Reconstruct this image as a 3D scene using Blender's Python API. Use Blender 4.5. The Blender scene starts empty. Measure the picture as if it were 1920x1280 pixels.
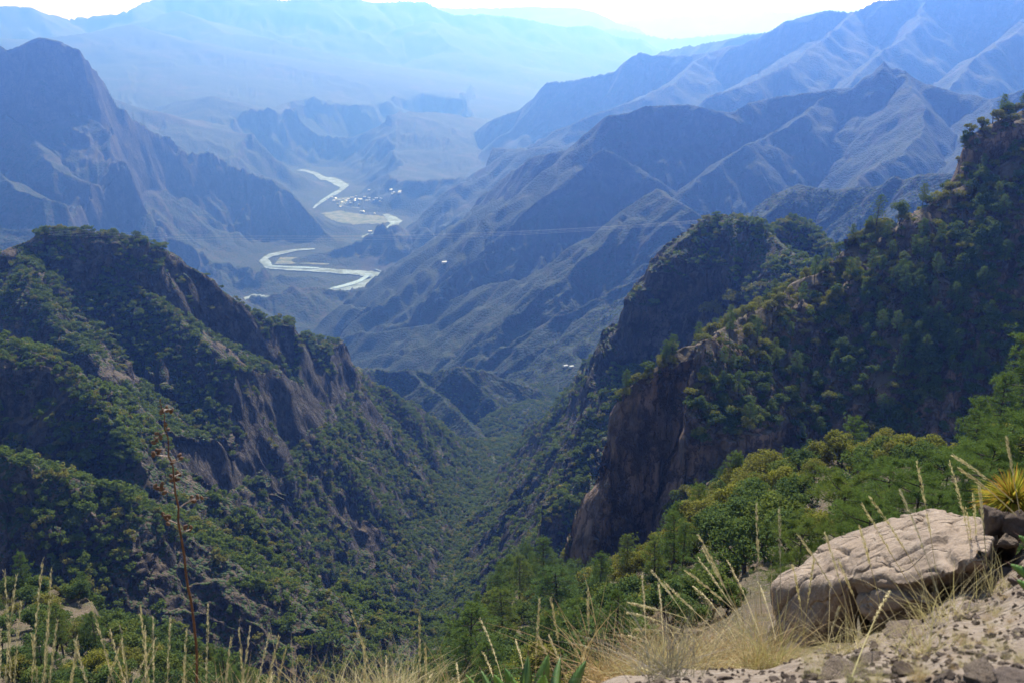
CFG=dict(NR=1350,NC=1300,HC=(.10,.23,.74),HD=1.65e-4,HA=.62,EXP=.93,SE=41,SA=9)
import bpy, bmesh, math, random
import numpy as np
from mathutils import Vector, Matrix
SEED=7
rng=np.random.default_rng(SEED); random.seed(SEED)
scene=bpy.context.scene; COL=scene.collection
# ------------------------------------------------------------------ view geometry: where a sight line of the survey photo runs
W0,H0=1920.,1280.
FOC=35./36.*1920.
PITCH=math.atan((640-12)/FOC)
SP,CP=math.sin(PITCH),math.cos(PITCH)
def ray(px,py):
    x=(px-960)/FOC; y=-(py-640)/FOC
    X=x; Y=CP+y*SP; Z=-SP+y*CP
    h=math.hypot(X,Y)
    return X/h,Y/h,Z/h
def P(px,py,r):
    a,b,c=ray(px,py); return (a*r,b*r,c*r)
def PZ(px,py,z):
    a,b,c=ray(px,py); r=z/c; return (a*r,b*r,z)
# ------------------------------------------------------------------ lattice noise
_g=rng.random((256,256))*2*np.pi
GX=np.cos(_g).astype(np.float32); GY=np.sin(_g).astype(np.float32)
_h1=rng.random((256,256)).astype(np.float32); _h2=rng.random((256,256)).astype(np.float32)
_v3=(rng.random((64,64,64))*2-1).astype(np.float32)
def sm(a,b,x):
    t=np.clip((x-a)/(b-a),0,1); return t*t*(3-2*t)
def noise2(x,y):
    xi=np.floor(x); yi=np.floor(y); fx=(x-xi).astype(np.float32); fy=(y-yi).astype(np.float32)
    xi=xi.astype(np.int64)&255; yi=yi.astype(np.int64)&255; x1=(xi+1)&255; y1=(yi+1)&255
    u=fx*fx*fx*(fx*(fx*6-15)+10); v=fy*fy*fy*(fy*(fy*6-15)+10)
    n00=GX[xi,yi]*fx+GY[xi,yi]*fy; n10=GX[x1,yi]*(fx-1)+GY[x1,yi]*fy
    n01=GX[xi,y1]*fx+GY[xi,y1]*(fy-1); n11=GX[x1,y1]*(fx-1)+GY[x1,y1]*(fy-1)
    return 1.41*((n00*(1-u)+n10*u)*(1-v)+(n01*(1-u)+n11*u)*v)
def fbm(x,y,o=4,g=.5):
    s=0;a=1;t=0
    for i in range(o):
        s=s+a*noise2(x*2**i+17.3*i,y*2**i-9.1*i); t+=a; a*=g
    return s/t
def noise3(x,y,z):
    xi=np.floor(x);yi=np.floor(y);zi=np.floor(z)
    fx=(x-xi).astype(np.float32);fy=(y-yi).astype(np.float32);fz=(z-zi).astype(np.float32)
    fx=fx*fx*(3-2*fx);fy=fy*fy*(3-2*fy);fz=fz*fz*(3-2*fz)
    a=xi.astype(np.int64)&63;b=yi.astype(np.int64)&63;c=zi.astype(np.int64)&63
    A=(a+1)&63;B=(b+1)&63;C=(c+1)&63
    l=lambda p,q,t:p+(q-p)*t
    return l(l(l(_v3[a,b,c],_v3[A,b,c],fx),l(_v3[a,B,c],_v3[A,B,c],fx),fy),
             l(l(_v3[a,b,C],_v3[A,b,C],fx),l(_v3[a,B,C],_v3[A,B,C],fx),fy),fz)
def gully(x,y,cx,cy,lam,seed):
    p=x/lam+seed*7.7; q=y/lam-seed*3.3
    ip=np.floor(p).astype(np.int64); iq=np.floor(q).astype(np.int64)
    h=0;ws=1e-6
    for i in (-1,0,1):
        for j in (-1,0,1):
            a=(ip+i)&255; b=(iq+j+seed*31)&255
            vx=(p-(ip+i)-_h1[a,b]).astype(np.float32); vy=(q-(iq+j)-_h2[a,b]).astype(np.float32)
            w=np.maximum(0,1-(vx*vx+vy*vy)/1.9)**3
            h=h+w*np.cos(6.2832*(vx*cx+vy*cy)); ws=ws+w
    return h/ws
# ------------------------------------------------------------------ landform skeleton: crests and valleys surveyed as (px,py,range)
# profile: list of (distance, drop) ; slopes continue
def prof(*a): return a
SL=prof((0,0),(1,.95),(400,330),(1200,850),(4000,2200))
FARP=prof((0,0),(150,120),(800,520),(3000,1500),(9000,3000))
HILL=prof((0,0),(6,4),(60,52),(400,330),(1500,1100))
STEEP=prof((0,0),(8,6),(50,90),(140,180),(500,450),(1500,1200))
CLIFF=prof((0,0),(4,4),(8,40),(17,110),(27,260),(40,600))
GENTLE=prof((0,0),(250,70),(1500,380),(5000,900))
REG={}
ops=[]
CAPS={}
def ridge(reg,pts,pl=HILL,pr=None,cap=0):
    ops.append(('max',reg,[P(*p) for p in pts],pl,pr or pl)); CAPS[len(ops)-1]=cap
def carve(pts,pl,pr=None,only=None): ops.append(('min',only,[P(*p) for p in pts],pl,pr or pl))
# far ranges
ridge('far_range',[(1100,45,50000),(1250,30,50000),(1360,25,50000),(1430,20,48000),(1480,22,46000),(1560,18,46000),(1700,15,46000),(2000,12,46000)],FARP)
ridge('far_range',[(500,10,35000),(700,8,35000),(850,15,35000),(1000,12,35000),(1080,14,35000),(1120,25,35000),(1150,42,35000),(1190,52,36000)],FARP)
ridge('far_range',[(1080,60,30000),(1150,52,30000),(1200,62,30000),(1250,72,30000),(1330,66,30000),(1420,60,30000)],FARP)
ridge('massif',[(-300,30,17000),(0,10,17000),(50,12,17000),(90,25,17500),(125,35,18000),(170,30,18000),(205,28,18000),(250,18,18000),(275,5,18500),(310,-2,19000),(400,-5,19000),(500,-4,19000),(530,1,19000),(560,-3,19000),(665,-5,19500),(700,5,20000),(750,1,20000),(800,3,20000),(830,15,20000),(860,28,20000),(900,26,20500),(950,30,21000),(1000,38,21500),(1060,50,22000),(1100,47,22500),(1150,65,23000),(1200,72,23000),(1240,90,23500),(1262,100,24000)],FARP)
ridge('massif',[(-200,60,14000),(60,75,14000),(180,60,14500),(240,45,15000),(330,70,15000),(380,100,14500),(430,150,14000)],GENTLE)
ridge('massif',[(330,20,17500),(420,60,16500),(520,75,16000),(640,110,15500),(720,150,15000),(800,180,14500)],GENTLE)
ridge('massif',[(800,40,19000),(850,90,18000),(900,120,17500),(1000,150,17500)],GENTLE)
ridge('valley_hill',[(800,160,17000),(880,150,17000),(940,170,17000),(1000,192,17000)],GENTLE)
ridge('valley_hill',[(480,205,12000),(560,185,11500),(630,168,11000),(680,172,10800),(730,190,10500),(800,220,10200),(862,243,10150)],GENTLE)
ridge('valley_hill',[(330,190,11000),(400,180,10600),(440,200,10500),(500,230,10300),(560,255,10000),(620,280,9800),(680,292,9600)],GENTLE)
ridge('valley_hill',[(217,185,9000),(300,212,9000),(350,225,9200),(430,260,9300),(520,298,9200),(585,318,9000)],GENTLE)
for q in ([(680,172,10800),(705,212,10350),(725,248,10050)],[(630,168,11000),(612,212,10450),(600,250,10000)],[(800,220,10200),(790,248,10000)],[(960,196,15000),(905,212,14000),(875,232,13000)],[(560,185,11500),(540,225,10900),(520,250,10500)],[(430,215,10400),(480,262,9900),(540,285,9700)],[(862,243,10150),(840,262,10000)]):
    ridge('valley_hill',q,GENTLE)
ridge('valley_hill',[(640,300,9900),(700,285,10000),(760,285,9900)],GENTLE)
# right back mountain
ridge('right_mountain',[(1240,96,11500),(1262,91,11000),(1280,84,11000),(1310,84,11000),(1370,72,10500),(1430,58,10500)],FARP)
ridge('right_mountain',[(2150,-60,7500),(1920,-15,8000),(1830,-10,8000),(1740,-5,8000),(1700,-3,8000),(1640,3,8000),(1600,20,8000),(1545,19,8000),(1500,30,8050),(1460,52,8100),(1420,70,8200),(1380,85,8300),(1330,98,8500),(1290,103,8600),(1255,104,8700),(1215,103,8750),(1198,97,8800),(1180,108,8850),(1150,133,8950),(1120,140,9000),(1080,148,9100),(1030,155,9200),(1010,175,9300),(980,195,9500),(930,225,9700),(880,247,10000),(830,272,10500),(800,283,11000)],prof((0,0),(60,60),(300,420),(900,800),(3000,1600)))
ridge('right_mountain',[(1330,98,8500),(1250,160,7600),(1180,190,7200),(1080,228,7000),(1000,268,7200),(940,290,7500)],FARP)
ridge('right_mountain',[(1600,20,8000),(1545,75,7300),(1480,120,6700),(1400,160,6300),(1330,180,6100)],FARP)
ridge('right_mountain',[(1740,0,8000),(1700,70,7300),(1650,100,6900),(1600,150,6400)],SL)
ridge('right_mountain',[(1960,20,7300),(1880,70,6900),(1830,110,6500),(1780,165,6000)],SL)
ridge('right_mountain',[(1051,275,6000),(960,280,6500),(893,273,7000),(850,285,7200),(800,300,7500),(720,328,7900)],FARP)
ridge('right_mountain',[(950,320,6600),(900,340,6800),(850,347,7200),(820,347,7400),(790,362,7500),(757,385,7700)],FARP)
# left butte mountain
ridge('butte',[(-250,75,6700),(-60,92,6500),(0,85,6500),(18,92,6500),(50,82,6450),(72,74,6400),(85,70,6400),(110,75,6400),(135,90,6400),(150,108,6400),(170,128,6450),(195,150,6500),(205,170,6500),(217,192,6500)],prof((0,0),(30,15),(80,180),(180,420),(400,560),(3000,1600)))
ridge('butte',[(130,170,6500),(217,192,6500),(245,205,6500),(275,236,6500),(300,230,6500),(315,232,6480),(345,258,6480),(365,280,6500),(400,300,6500),(450,325,6550),(520,350,6700),(580,380,6850),(620,408,6950),(655,438,6900),(692,449,6800)],FARP)
ridge('butte',[(94,199,6300),(161,225,6200),(210,244,6100),(232,285,5900),(260,330,5700)],FARP)
ridge('butte',[(10,215,6200),(56,255,6000),(112,311,5700),(169,341,5600),(262,360,5600),(337,394,5600),(412,412,5700),(480,437,5700),(540,452,5800)],FARP)
ridge('butte',[(-80,290,5600),(0,330,5400),(80,370,5200),(200,400,5100),(330,440,5000),(420,480,5000),(470,520,5000)],FARP)
ridge('butte',[(250,300,6200),(277,311,6100),(337,334,6100),(412,371,6100),(500,405,6100),(600,430,6200)],FARP)
ridge('butte',[(-60,420,4600),(100,440,4500),(250,470,4500),(330,510,4600)],FARP)
# middle mountain
ridge('middle_mountain',[(2150,140,4200),(1920,168,4300),(1850,180,4400),(1790,176,4450),(1760,165,4450),(1725,148,4500),(1700,135,4500),(1672,130,4500),(1655,117,4500),(1638,130,4500),(1625,148,4500),(1600,165,4500),(1556,166,4500),(1500,175,4450),(1440,183,4400),(1400,192,4350),(1370,207,4300),(1335,206,4300),(1295,196,4300),(1250,196,4300),(1215,201,4250),(1180,212,4200),(1142,217,4200),(1104,241,4250),(1084,261,4300),(1051,281,4400),(1002,292,4600),(982,306,4700),(945,330,4900),(921,352,5050),(880,378,5300),(840,398,5600),(790,425,6000),(750,448,6300)],prof((0,0),(30,25),(150,180),(900,730),(2000,1600),(3000,2500)))
ridge('middle_mountain',[(1556,170,4500),(1510,210,4300),(1457,249,4150),(1398,272,4000),(1349,305,3900),(1300,338,3800)],SL)
ridge('middle_mountain',[(1700,140,4500),(1730,200,4100),(1720,260,3800),(1650,310,3500),(1600,345,3300)],SL)
ridge('middle_mountain',[(1850,180,4400),(1870,230,4000),(1830,290,3600)],SL)
ridge('middle_mountain',[(1290,385,3750),(1246,351,3850),(1193,310,3950),(1157,286,4000),(1132,278,4000),(1108,294,3980),(1084,318,3950),(1067,334,3950),(1019,375,3950),(962,420,3900),(920,456,3900),(870,510,3950),(810,560,4050)],prof((0,0),(10,8),(40,80),(120,150),(400,430),(1500,1600)))
ridge('middle_mountain',[(962,420,4100),(900,440,4500),(840,460,4900),(780,480,5300),(740,500,5500)],FARP)
ridge('cone_hill',[(1330,410,3000),(1290,385,3050),(1230,356,3200),(1197,375,3200),(1173,400,3180),(1124,428,3200),(1043,489,3250),(982,517,3350),(921,533,3500),(864,553,3650),(800,575,3800),(720,580,4100),(640,572,4500)],SL)
ridge('cone_hill',[(1173,400,3150),(1124,464,3050),(1083,489,3000),(1051,517,2980),(1002,562,2950),(954,594,2950),(901,627,2980),(848,671,3050),(820,692,3100)],SL)
ridge('cone_hill',[(1258,497,2800),(1205,513,2790),(1145,537,2780),(1084,574,2780),(1035,588,2780),(994,619,2800),(950,655,2850),(905,690,2950)],SL)
ridge('cone_hill',[(1002,562,3100),(950,575,3250),(860,600,3500),(760,610,3700),(680,625,3900),(600,642,4100)],FARP)
ridge('cone_hill',[(901,627,3050),(860,640,3200),(800,650,3350),(720,665,3500),(665,682,3600)],FARP)
ridge('cone_hill',[(1200,560,2600),(1150,610,2550),(1110,640,2600)],SL)
ridge('low_hill',[(1380,410,2750),(1425,387,2700),(1457,361,2650),(1497,348,2600),(1562,361,2550),(1654,348,2500),(1677,333,2480),(1700,341,2480),(1760,328,2400),(1920,300,2300)],SL)
ridge('low_hill',[(560,700,2150),(640,690,2200),(700,686,2300),(760,690,2300),(815,700,2300),(860,686,2250),(900,694,2250),(960,712,2280),(1010,728,2300)],HILL)
ridge('low_hill',[(860,686,2250),(900,730,2180),(940,765,2120),(960,785,2080)],HILL)
ridge('low_hill',[(760,692,2300),(820,745,2150),(870,790,2000),(910,825,1880)],HILL)
# canyon, left wall
ridge('left_wall',[(582,618,1300),(626,640,1330),(684,684,1380),(720,706,1420),(775,738,1490),(815,757,1540),(848,793,1570),(875,830,1600)],HILL)
ridge('left_wall',[(665,735,1280),(742,753,1330),(822,790,1400),(852,811,1450),(877,837,1500),(907,865,1580)],HILL)
ridge('left_wall',[(660,760,1200),(700,800,1220),(764,815,1260),(808,826,1310),(850,850,1380),(899,875,1500)],HILL)
ridge('left_hill',[(-250,560,1200),(-60,480,1150),(0,460,1130),(60,443,1130),(95,420,1130),(150,420,1130),(200,434,1130),(250,440,1130),(285,454,1135),(330,478,1140),(380,508,1150),(430,545,1155),(470,578,1170),(500,592,1180),(545,600,1200),(575,622,1210),(600,655,1220),(625,690,1220),(640,728,1210),(660,760,1200)],STEEP)
ridge('left_hill',[(630,760,1180),(650,840,1150),(680,926,1100),(724,948,1110),(764,973,1130),(800,995,1150),(832,1018,1160)],HILL)
ridge('left_hill',[(545,600,1200),(560,680,1150),(570,760,1110),(600,820,1080),(640,880,1070)],STEEP)
ridge('left_hill',[(187,495,1110),(264,543,1085),(312,576,1060),(367,620,1035),(410,660,1010),(455,716,990),(492,756,978),(540,805,968),(590,860,965),(620,900,965),(660,960,965),(700,1010,960),(740,1060,955),(775,1110,955)],HILL)
ridge('left_hill',[(60,450,1130),(40,520,1060),(90,600,1010),(150,660,970)],HILL)
ridge('left_spur',[(-150,600,900),(0,632,840),(60,660,800),(143,696,770),(184,725,760),(257,788,745),(330,843,735),(386,869,730),(437,891,725),(470,920,720),(507,957,715),(547,1000,715),(560,1040,720)],prof((0,0),(10,6),(30,42),(150,130),(600,560)))
ridge('left_spur',[(520,925,790),(583,977,800),(634,1030,810),(675,1053,820),(715,1090,830),(760,1140,880)],HILL)
ridge('left_spur',[(143,696,770),(180,760,730),(230,830,700),(300,900,680),(380,960,670),(440,1040,665),(480,1110,670)],HILL)
ridge('left_spur',[(-150,820,640),(0,850,630),(58,867,620),(160,897,610),(219,918,605),(270,955,600),(310,990,600),(400,1080,610),(470,1160,630)],HILL)
# canyon, right wall
ridge('right_wall',[(1182,628,1300),(1150,650,1320),(1100,676,1350),(1072,705,1380),(1050,730,1400),(1020,752,1430),(985,768,1480),(965,800,1520),(955,830,1540),(938,852,1560)],STEEP)
ridge('right_wall',[(1150,735,1150),(1100,790,1180),(1060,812,1220),(1010,850,1280),(960,880,1330),(928,900,1400)],HILL)
ridge('right_wall',[(1165,705,1040),(1129,764,1040),(1092,844,1030),(1050,862,1040),(1019,877,1060),(987,885,1090),(946,899,1140),(910,925,1180),(888,955,1180),(868,997,1130),(858,1040,1080),(850,1080,1040)],STEEP)
ridge('right_wall',[(1085,900,800),(1070,935,780),(1008,943,800),(961,962,830),(925,1000,850),(890,1060,880),(868,1110,900)],HILL)
ridge('rock_peak',[(1460,430,980),(1490,406,1010),(1525,430,990),(1560,465,960),(1620,540,900)],HILL)
ridge('rock_peak',[(1560,560,800),(1500,490,860),(1460,445,900),(1415,403,930),(1355,396,950),(1330,399,950),(1305,424,950),(1285,458,950),(1262,482,950),(1253,522,955),(1238,550,960),(1208,575,965),(1198,602,965),(1188,650,965),(1178,700,970)],prof((0,0),(6,4),(40,40),(75,190),(140,240),(500,450),(1500,1200)))
carve([(740,1290,830),(790,1185,945),(812,1130,1010),(842,1085,1085),(850,1040,1170),(872,980,1290),(890,935,1420),(915,885,1590),(930,855,1700),(960,805,1880),(1000,765,2080),(1035,738,2300)],prof((0,0),(9,1),(60,62),(150,200),(350,800)))
RP=prof((0,0),(150,0),(230,25),(420,140),(700,420),(1000,1700))
for pth in ([(440,578),(478,567),(540,560),(640,543),(700,526),(640,513),(560,506),(505,503),(495,490),(540,472),(585,468)],
            [(690,450),(715,440),(738,425),(725,412),(670,405),(640,395)],[(690,425),(640,400),(600,388),(625,368),(648,352),(630,342),(600,335),(580,322),(600,318)],
            [(680,290),(720,282),(790,277),(830,262)]):
    ops.append(('min',None,[PZ(a,b,-1500.) for a,b in pth],RP,RP))
# near right ridge with the cliff
ridge('right_slope',[(2100,120,640),(1920,208,610),(1880,228,600),(1840,248,592),(1830,272,588),(1820,305,583),(1813,345,578)],CLIFF)
ridge('right_slope',[(2080,250,600),(1920,288,585),(1850,326,575),(1780,362,565),(1740,386,560),(1700,408,560),(1660,428,560),(1600,463,555),(1560,487,550),(1500,520,530),(1440,565,510),(1390,595,495),(1340,625,470),(1300,645,455)],prof((0,0),(8,5),(80,64),(300,310),(900,1100)),prof((0,0),(8,6),(30,50),(90,230),(200,620)),cap=5)
ridge('right_slope',[(1340,635,470),(1290,650,462),(1250,672,455),(1215,697,450),(1180,725,447),(1150,757,444),(1118,797,441),(1100,832,438),(1088,880,434),(1082,950,431),(1082,1020,428)],CLIFF,CLIFF)
carve([(1232,760,431),(1242,850,424),(1246,960,416),(1235,1050,408)],prof((0,0),(2,2),(9,60),(20,400)))
carve([(1480,900,440),(1380,930,412),(1300,1000,404),(1240,1060,402),(1190,1100,408),(1140,1120,416),(1095,1112,424),(1060,1110,440)],prof((0,0),(5,6),(35,170),(80,600)))
# ------------------------------------------------------------------ the slope the photographer stands on
AZ=[-80,-40,-30,-25,-20,-14,-8,-4,0,4,8,12,16,20,24,28,32,40,80]
RR=[1,1.55,2.5,3.6,5.3,7.2,12,30,60,120,200,300,450]
def row(s): return [float(v) for v in s.split()]
TT=[row('1.7 1.7 1.7 1.7 1.7 1.7 1.7 1.7 1.7 1.7 1.7 1.7 1.7 1.7 1.7 1.7 1.7 1.7 1.7'),
 row('1.12 1.12 1.12 1.12 1.12 1.12 1.12 1.12 1.12 1.12 1.11 1.1 1.09 1.08 1.06 1.05 1.03 1.0 .95'),
 row('.83 .83 .83 .84 .85 .86 .86 .85 .84 .82 .79 .77 .75 .72 .70 .67 .65 .62 .55'),
 row('.80 .80 .80 .82 .83 .83 .82 .81 .80 .78 .75 .73 .72 .69 .66 .61 .57 .53 .45'),
 row('.84 .84 .84 .84 .85 .85 .84 .82 .81 .80 .78 .76 .73 .68 .63 .55 .475 .42 .36'),
 row('.90 .90 .90 .90 .90 .90 .90 .89 .88 .87 .85 .83 .79 .74 .68 .59 .49 .43 .36'),
 row('.98 .98 .98 .98 .98 .98 .97 .96 .94 .93 .91 .88 .84 .79 .73 .66 .58 .52 .40'),
 row('.98 .98 .98 .98 .98 .98 .97 .95 .93 .90 .86 .80 .75 .71 .66 .60 .54 .47 .38'),
 row('.90 .92 .94 .95 .96 .97 .97 .93 .89 .84 .78 .71 .66 .62 .57 .53 .47 .41 .35'),
 row('.76 .78 .79 .81 .85 .92 .92 .87 .80 .75 .69 .61 .56 .52 .49 .45 .41 .36 .30'),
 row('.62 .64 .65 .68 .73 .83 .85 .79 .72 .69 .62 .54 .48 .45 .42 .39 .36 .32 .28'),
 row('.54 .55 .56 .60 .66 .78 .80 .72 .645 .66 .60 .50 .45 .42 .39 .37 .34 .30 .26'),
 row('.50 .52 .54 .58 .62 .75 .78 .68 .58 .625 .58 .48 .43 .40 .37 .35 .32 .28 .25')]
EDGE=[300,300,290,268,252,238,250,310,360,428,250,228,212,198,180,165,150,140,140]
TT=np.array(TT)
def near_z(x,y,r):
    az=np.degrees(np.arctan2(x,y)); ed=np.interp(az,AZ,EDGE)*(1+.05*noise2(az*.35,az*0+3.3)+.03*noise2(az*1.3,az*0+8.3))
    rc=np.minimum(r,ed)
    lr=np.log(np.maximum(rc,1.0)); k=np.log(RR)
    a=np.clip(np.interp(az,AZ,range(len(AZ))),0,len(AZ)-1.001); b=np.clip(np.interp(lr,k,range(len(k))),0,len(k)-1.001)
    ai=a.astype(int); bi=b.astype(int); fa=a-ai; fb=b-bi; fa=fa*fa*(3-2*fa)
    t=(TT[bi,ai]*(1-fa)+TT[bi,ai+1]*fa)*(1-fb)+(TT[bi+1,ai]*(1-fa)+TT[bi+1,ai+1]*fa)*fb
    d=np.maximum(r-ed,0)
    z=-t*rc
    z=np.where(r<1,-1.7,z)
    return z-(np.minimum(d,60)*1.0+np.maximum(d-60,0)*1.4)
RIVZ=-1500.
def low(px,py,r,z):
    a_,b_,c_=P(px,py,r); return (a_,b_,z)
FL=[P(740,1290,830),P(790,1185,945),P(850,1040,1170),P(890,935,1420),P(930,855,1700),P(1000,765,2080),P(1035,738,2300),
    low(1030,712,2900,-1200),low(900,692,3300,-1300),low(760,690,3600,-1350),PZ(620,640,-1440.)]+[PZ(a,b,RIVZ) for a,b in ((480,570),(650,540),(720,525),(600,505),(500,485),(560,470),(700,445),(735,430),(640,380),(630,345),(580,322),(780,277),(690,268),(300,300),(100,300),(700,200),(900,150),(1100,100),(1250,110),(1500,100),(200,100),(1000,60),(1700,80))]
def low(px,py,r,z):
    a_,b_,c_=P(px,py,r); return (a_,b_,z)
FL+=[low(1500,520,1700,-800.),low(1800,420,1500,-800.),low(1300,600,1700,-860.),low(1500,800,600,-400.),low(950,700,2750,-1120.),low(1100,700,2750,-1120.),low(820,700,2450,-1060.),low(700,700,2000,-1000.),low(880,780,2250,-1000.),low(600,700,2300,-1100.),low(400,700,2000,-1100.),low(100,700,2200,-1100.),low(760,690,2900,-1200.),low(1900,700,520,-380.),low(1300,900,650,-480.),low(1100,1100,600,-520.),low(300,1200,520,-560.),low(0,1200,450,-520.),low(700,1290,600,-600.),low(960,1100,640,-560.)]
FL=np.array(FL)
def base_z(x,y):
    num=0;den=0
    for a,b,c in FL:
        w=((x-a)**2+(y-b)**2+2500.)**-1.7; num=num+w*c; den=den+w
    r_=np.hypot(x,y); return num/den+np.where(r_>9500,420*np.maximum(0,fbm(x/2200.,y/2200.,3)+.05)*sm(9500,12000,r_),0)
def skeleton(x,y,r):
    """height, region id, distance to nearest crest that shaped the point"""
    H=base_z(x,y); own=np.zeros(x.shape,np.int16); names=['valley_floor']
    cd=np.full(x.shape,1e4,np.float32); B=H.copy()
    for oi,(kind,reg,pts,pl,pr) in enumerate(ops):
        cap=CAPS.get(oi,0)
        pts=np.array(pts); zmax=pts[:,2].max()
        D=min(max(2.2*(zmax+1650),60),9000) if kind=='max' else (1000 if pl is RP else 400)
        if kind=='max' and pl in (CLIFF,): D=700
        m=(x>pts[:,0].min()-D)&(x<pts[:,0].max()+D)&(y>pts[:,1].min()-D)&(y<pts[:,1].max()+D)
        if not m.any(): continue
        X=x[m];Y=y[m]
        best=np.full(X.shape,-1e9 if kind=='max' else 1e9); bd=np.full(X.shape,1e4)
        xl=[p[0] for p in pl]; yl=[p[1] for p in pl]; sl=(yl[-1]-yl[-2])/(xl[-1]-xl[-2])
        xr=[p[0] for p in pr]; yr=[p[1] for p in pr]; sr=(yr[-1]-yr[-2])/(xr[-1]-xr[-2])
        pr_=list(pts); pts_last=pr_[-1]
        for a,b in zip(pr_[:-1],pr_[1:]):
            ex,ey=b[0]-a[0],b[1]-a[1]; L2=ex*ex+ey*ey
            t0=((X-a[0])*ex+(Y-a[1])*ey)/L2; t=np.clip(t0,0,1)
            dx=X-a[0]-t*ex; dy=Y-a[1]-t*ey; d=np.sqrt(dx*dx+dy*dy)
            dr=np.interp(d,xl,yl)+np.maximum(d-xl[-1],0)*sl
            if pr is not pl: dr=np.where(ex*dy-ey*dx<0,np.interp(d,xr,yr)+np.maximum(d-xr[-1],0)*sr,dr)
            z=a[2]+t*(b[2]-a[2])
            if kind=='max':
                z=z-dr; w=z>best; best=np.where(w,z,best); bd=np.where(w,d,bd)
            else:
                z=z+dr; best=np.minimum(best,z)
        h=H[m]
        if cap:
            e=np.array([-.98,.2]); best=best-cap*np.maximum((X-pts[-1][0])*e[0]+(Y-pts[-1][1])*e[1],0)
        if kind=='max':
            w=best>h; h=np.where(w,best,h); 
            if reg not in names: names.append(reg)
            o=own[m]; o[w]=names.index(reg); own[m]=o
            c=cd[m]; c[w]=bd[w]; cd[m]=c
        else: h=np.minimum(h,best)
        H[m]=h
    n=near_z(x,y,r); w=n>H; H=np.where(w,n,H)
    names.append('ground'); own[w]=len(names)-1
    cd=np.where(w,np.where(r<40,1e4,200),cd)
    return H,own,names,cd,B
def warp(x,y,r):
    k=.0065*r*sm(40,200,r)
    wx=noise2(x/(r*.05+1)*0+np.arctan2(x,y)*22,np.log(r)*22)*k
    wy=noise2(np.arctan2(x,y)*22+51,np.log(r)*22+7)*k*1.6
    wx=wx+noise2(np.arctan2(x,y)*70+3,np.log(r)*70)*k*.45
    wy=wy+noise2(np.arctan2(x,y)*70+91,np.log(r)*70+7)*k*.7
    return x+wx,y+wy
# ------------------------------------------------------------------ grid fitted to the relief
import time; T0=time.time()
NR=CFG.get('NR',1150); NC=CFG.get('NC',1250)
azs=np.concatenate([np.linspace(-80,-37,45,endpoint=False),np.linspace(-37,37,NC),np.linspace(37,80,46)[1:]])
# coarse pass
ca=np.linspace(-80,80,321); cr=np.exp(np.linspace(math.log(1.),math.log(62000),1500))
A,R=np.meshgrid(np.radians(ca),cr,indexing='ij')
x=R*np.sin(A); y=R*np.cos(A)
Hc,_,_,_,_=skeleton(*warp(x,y,R),R)
ang=np.arctan2(Hc,R); hor=np.maximum.accumulate(ang,axis=1)
vis=sm(-.03,-.002,ang-hor)
da=np.abs(np.gradient(ang,axis=1)); da=np.where(vis>0,da,0)
fall=np.abs(np.gradient(Hc,axis=1))/R
dens=np.maximum(da,0)*vis*np.where((ang<-.70)&(R<20),.05,1)+.04*np.minimum(fall,.03)+.00012
# smooth over azimuth and range
def blur(a,n,ax):
    k=np.hanning(n+2)[1:-1]; k/=k.sum()
    pad=[(0,0),(0,0)]; pad[ax]=(n//2,n//2); b=np.pad(a,pad,mode='edge')
    out=0
    for i in range(n):
        s=[slice(None)]*2; s[ax]=slice(i,i+a.shape[ax]); out=out+k[i]*b[tuple(s)]
    return out
dens=blur(blur(dens,9,0),15,1)
cum=np.cumsum(dens,axis=1); cum=(cum-cum[:,:1])/(cum[:,-1:]-cum[:,:1])
rk=np.empty((len(ca),NR)); u=np.linspace(0,1,NR); lcr=np.log(cr)
for i in range(len(ca)): rk[i]=np.interp(u,cum[i],lcr)
LR=np.empty((len(azs),NR))
f=np.interp(azs,ca,range(len(ca))); fi=np.minimum(f.astype(int),len(ca)-2); ff=(f-fi)[:,None]
LR=rk[fi]*(1-ff)+rk[fi+1]*ff
R=np.exp(LR); A=np.radians(azs)[:,None]+0*R
x=R*np.sin(A); y=R*np.cos(A)
H,own,names,cdist,BASE=skeleton(*warp(x,y,R),R)
print('skeleton',time.time()-T0)
def grad(h):
    hi,hj=np.gradient(h); xi,xj=np.gradient(x); yi,yj=np.gradient(y)
    det=xi*yj-xj*yi; det=np.where(np.abs(det)<1e-9,1e-9,det)
    return (hi*yj-hj*yi)/det,(xi*hj-xj*hi)/det
G=names.index('ground')
above=sm(8,90,H-BASE)
above=np.where((own==0),sm(0,60,H-RIVZ)*.25,above)
above=np.where(R<300,1,above)
DR=np.abs(np.gradient(R,axis=1))
seed=0
for lam in (1400,700,350,175,88,44,22,11):
    seed+=1
    pxl=lam/R*995.
    w=sm(9,22,pxl)*(1-sm(230,420,pxl))
    w=w*above*sm(.15,.9,cdist/lam+.25)
    w=np.where(own==G,w*.45*sm(30,120,R),w)
    w=w*np.where(R>2300,sm(14,34,pxl),1)*sm(1.5,3.,lam/DR)
    m=w>.01
    if not m.any(): continue
    gx,gy=grad(blur(blur(H,9,0),9,1)); s=np.hypot(gx,gy)+1e-6
    cx=(-gy/s); cy=(gx/s)
    g=gully((x[m]+lam*.25*noise2(x[m]/lam,y[m]/lam)),y[m]+lam*.25*noise2(x[m]/lam+9,y[m]/lam+5),cx[m],cy[m],lam,seed)
    amp=.062*lam*np.minimum(s[m],1.0)*(1-.45*sm(1.1,2.,s[m]))
    H[m]+=(g-.15)*amp*w[m]
    print('gully',lam,int(m.sum()),time.time()-T0)
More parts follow.
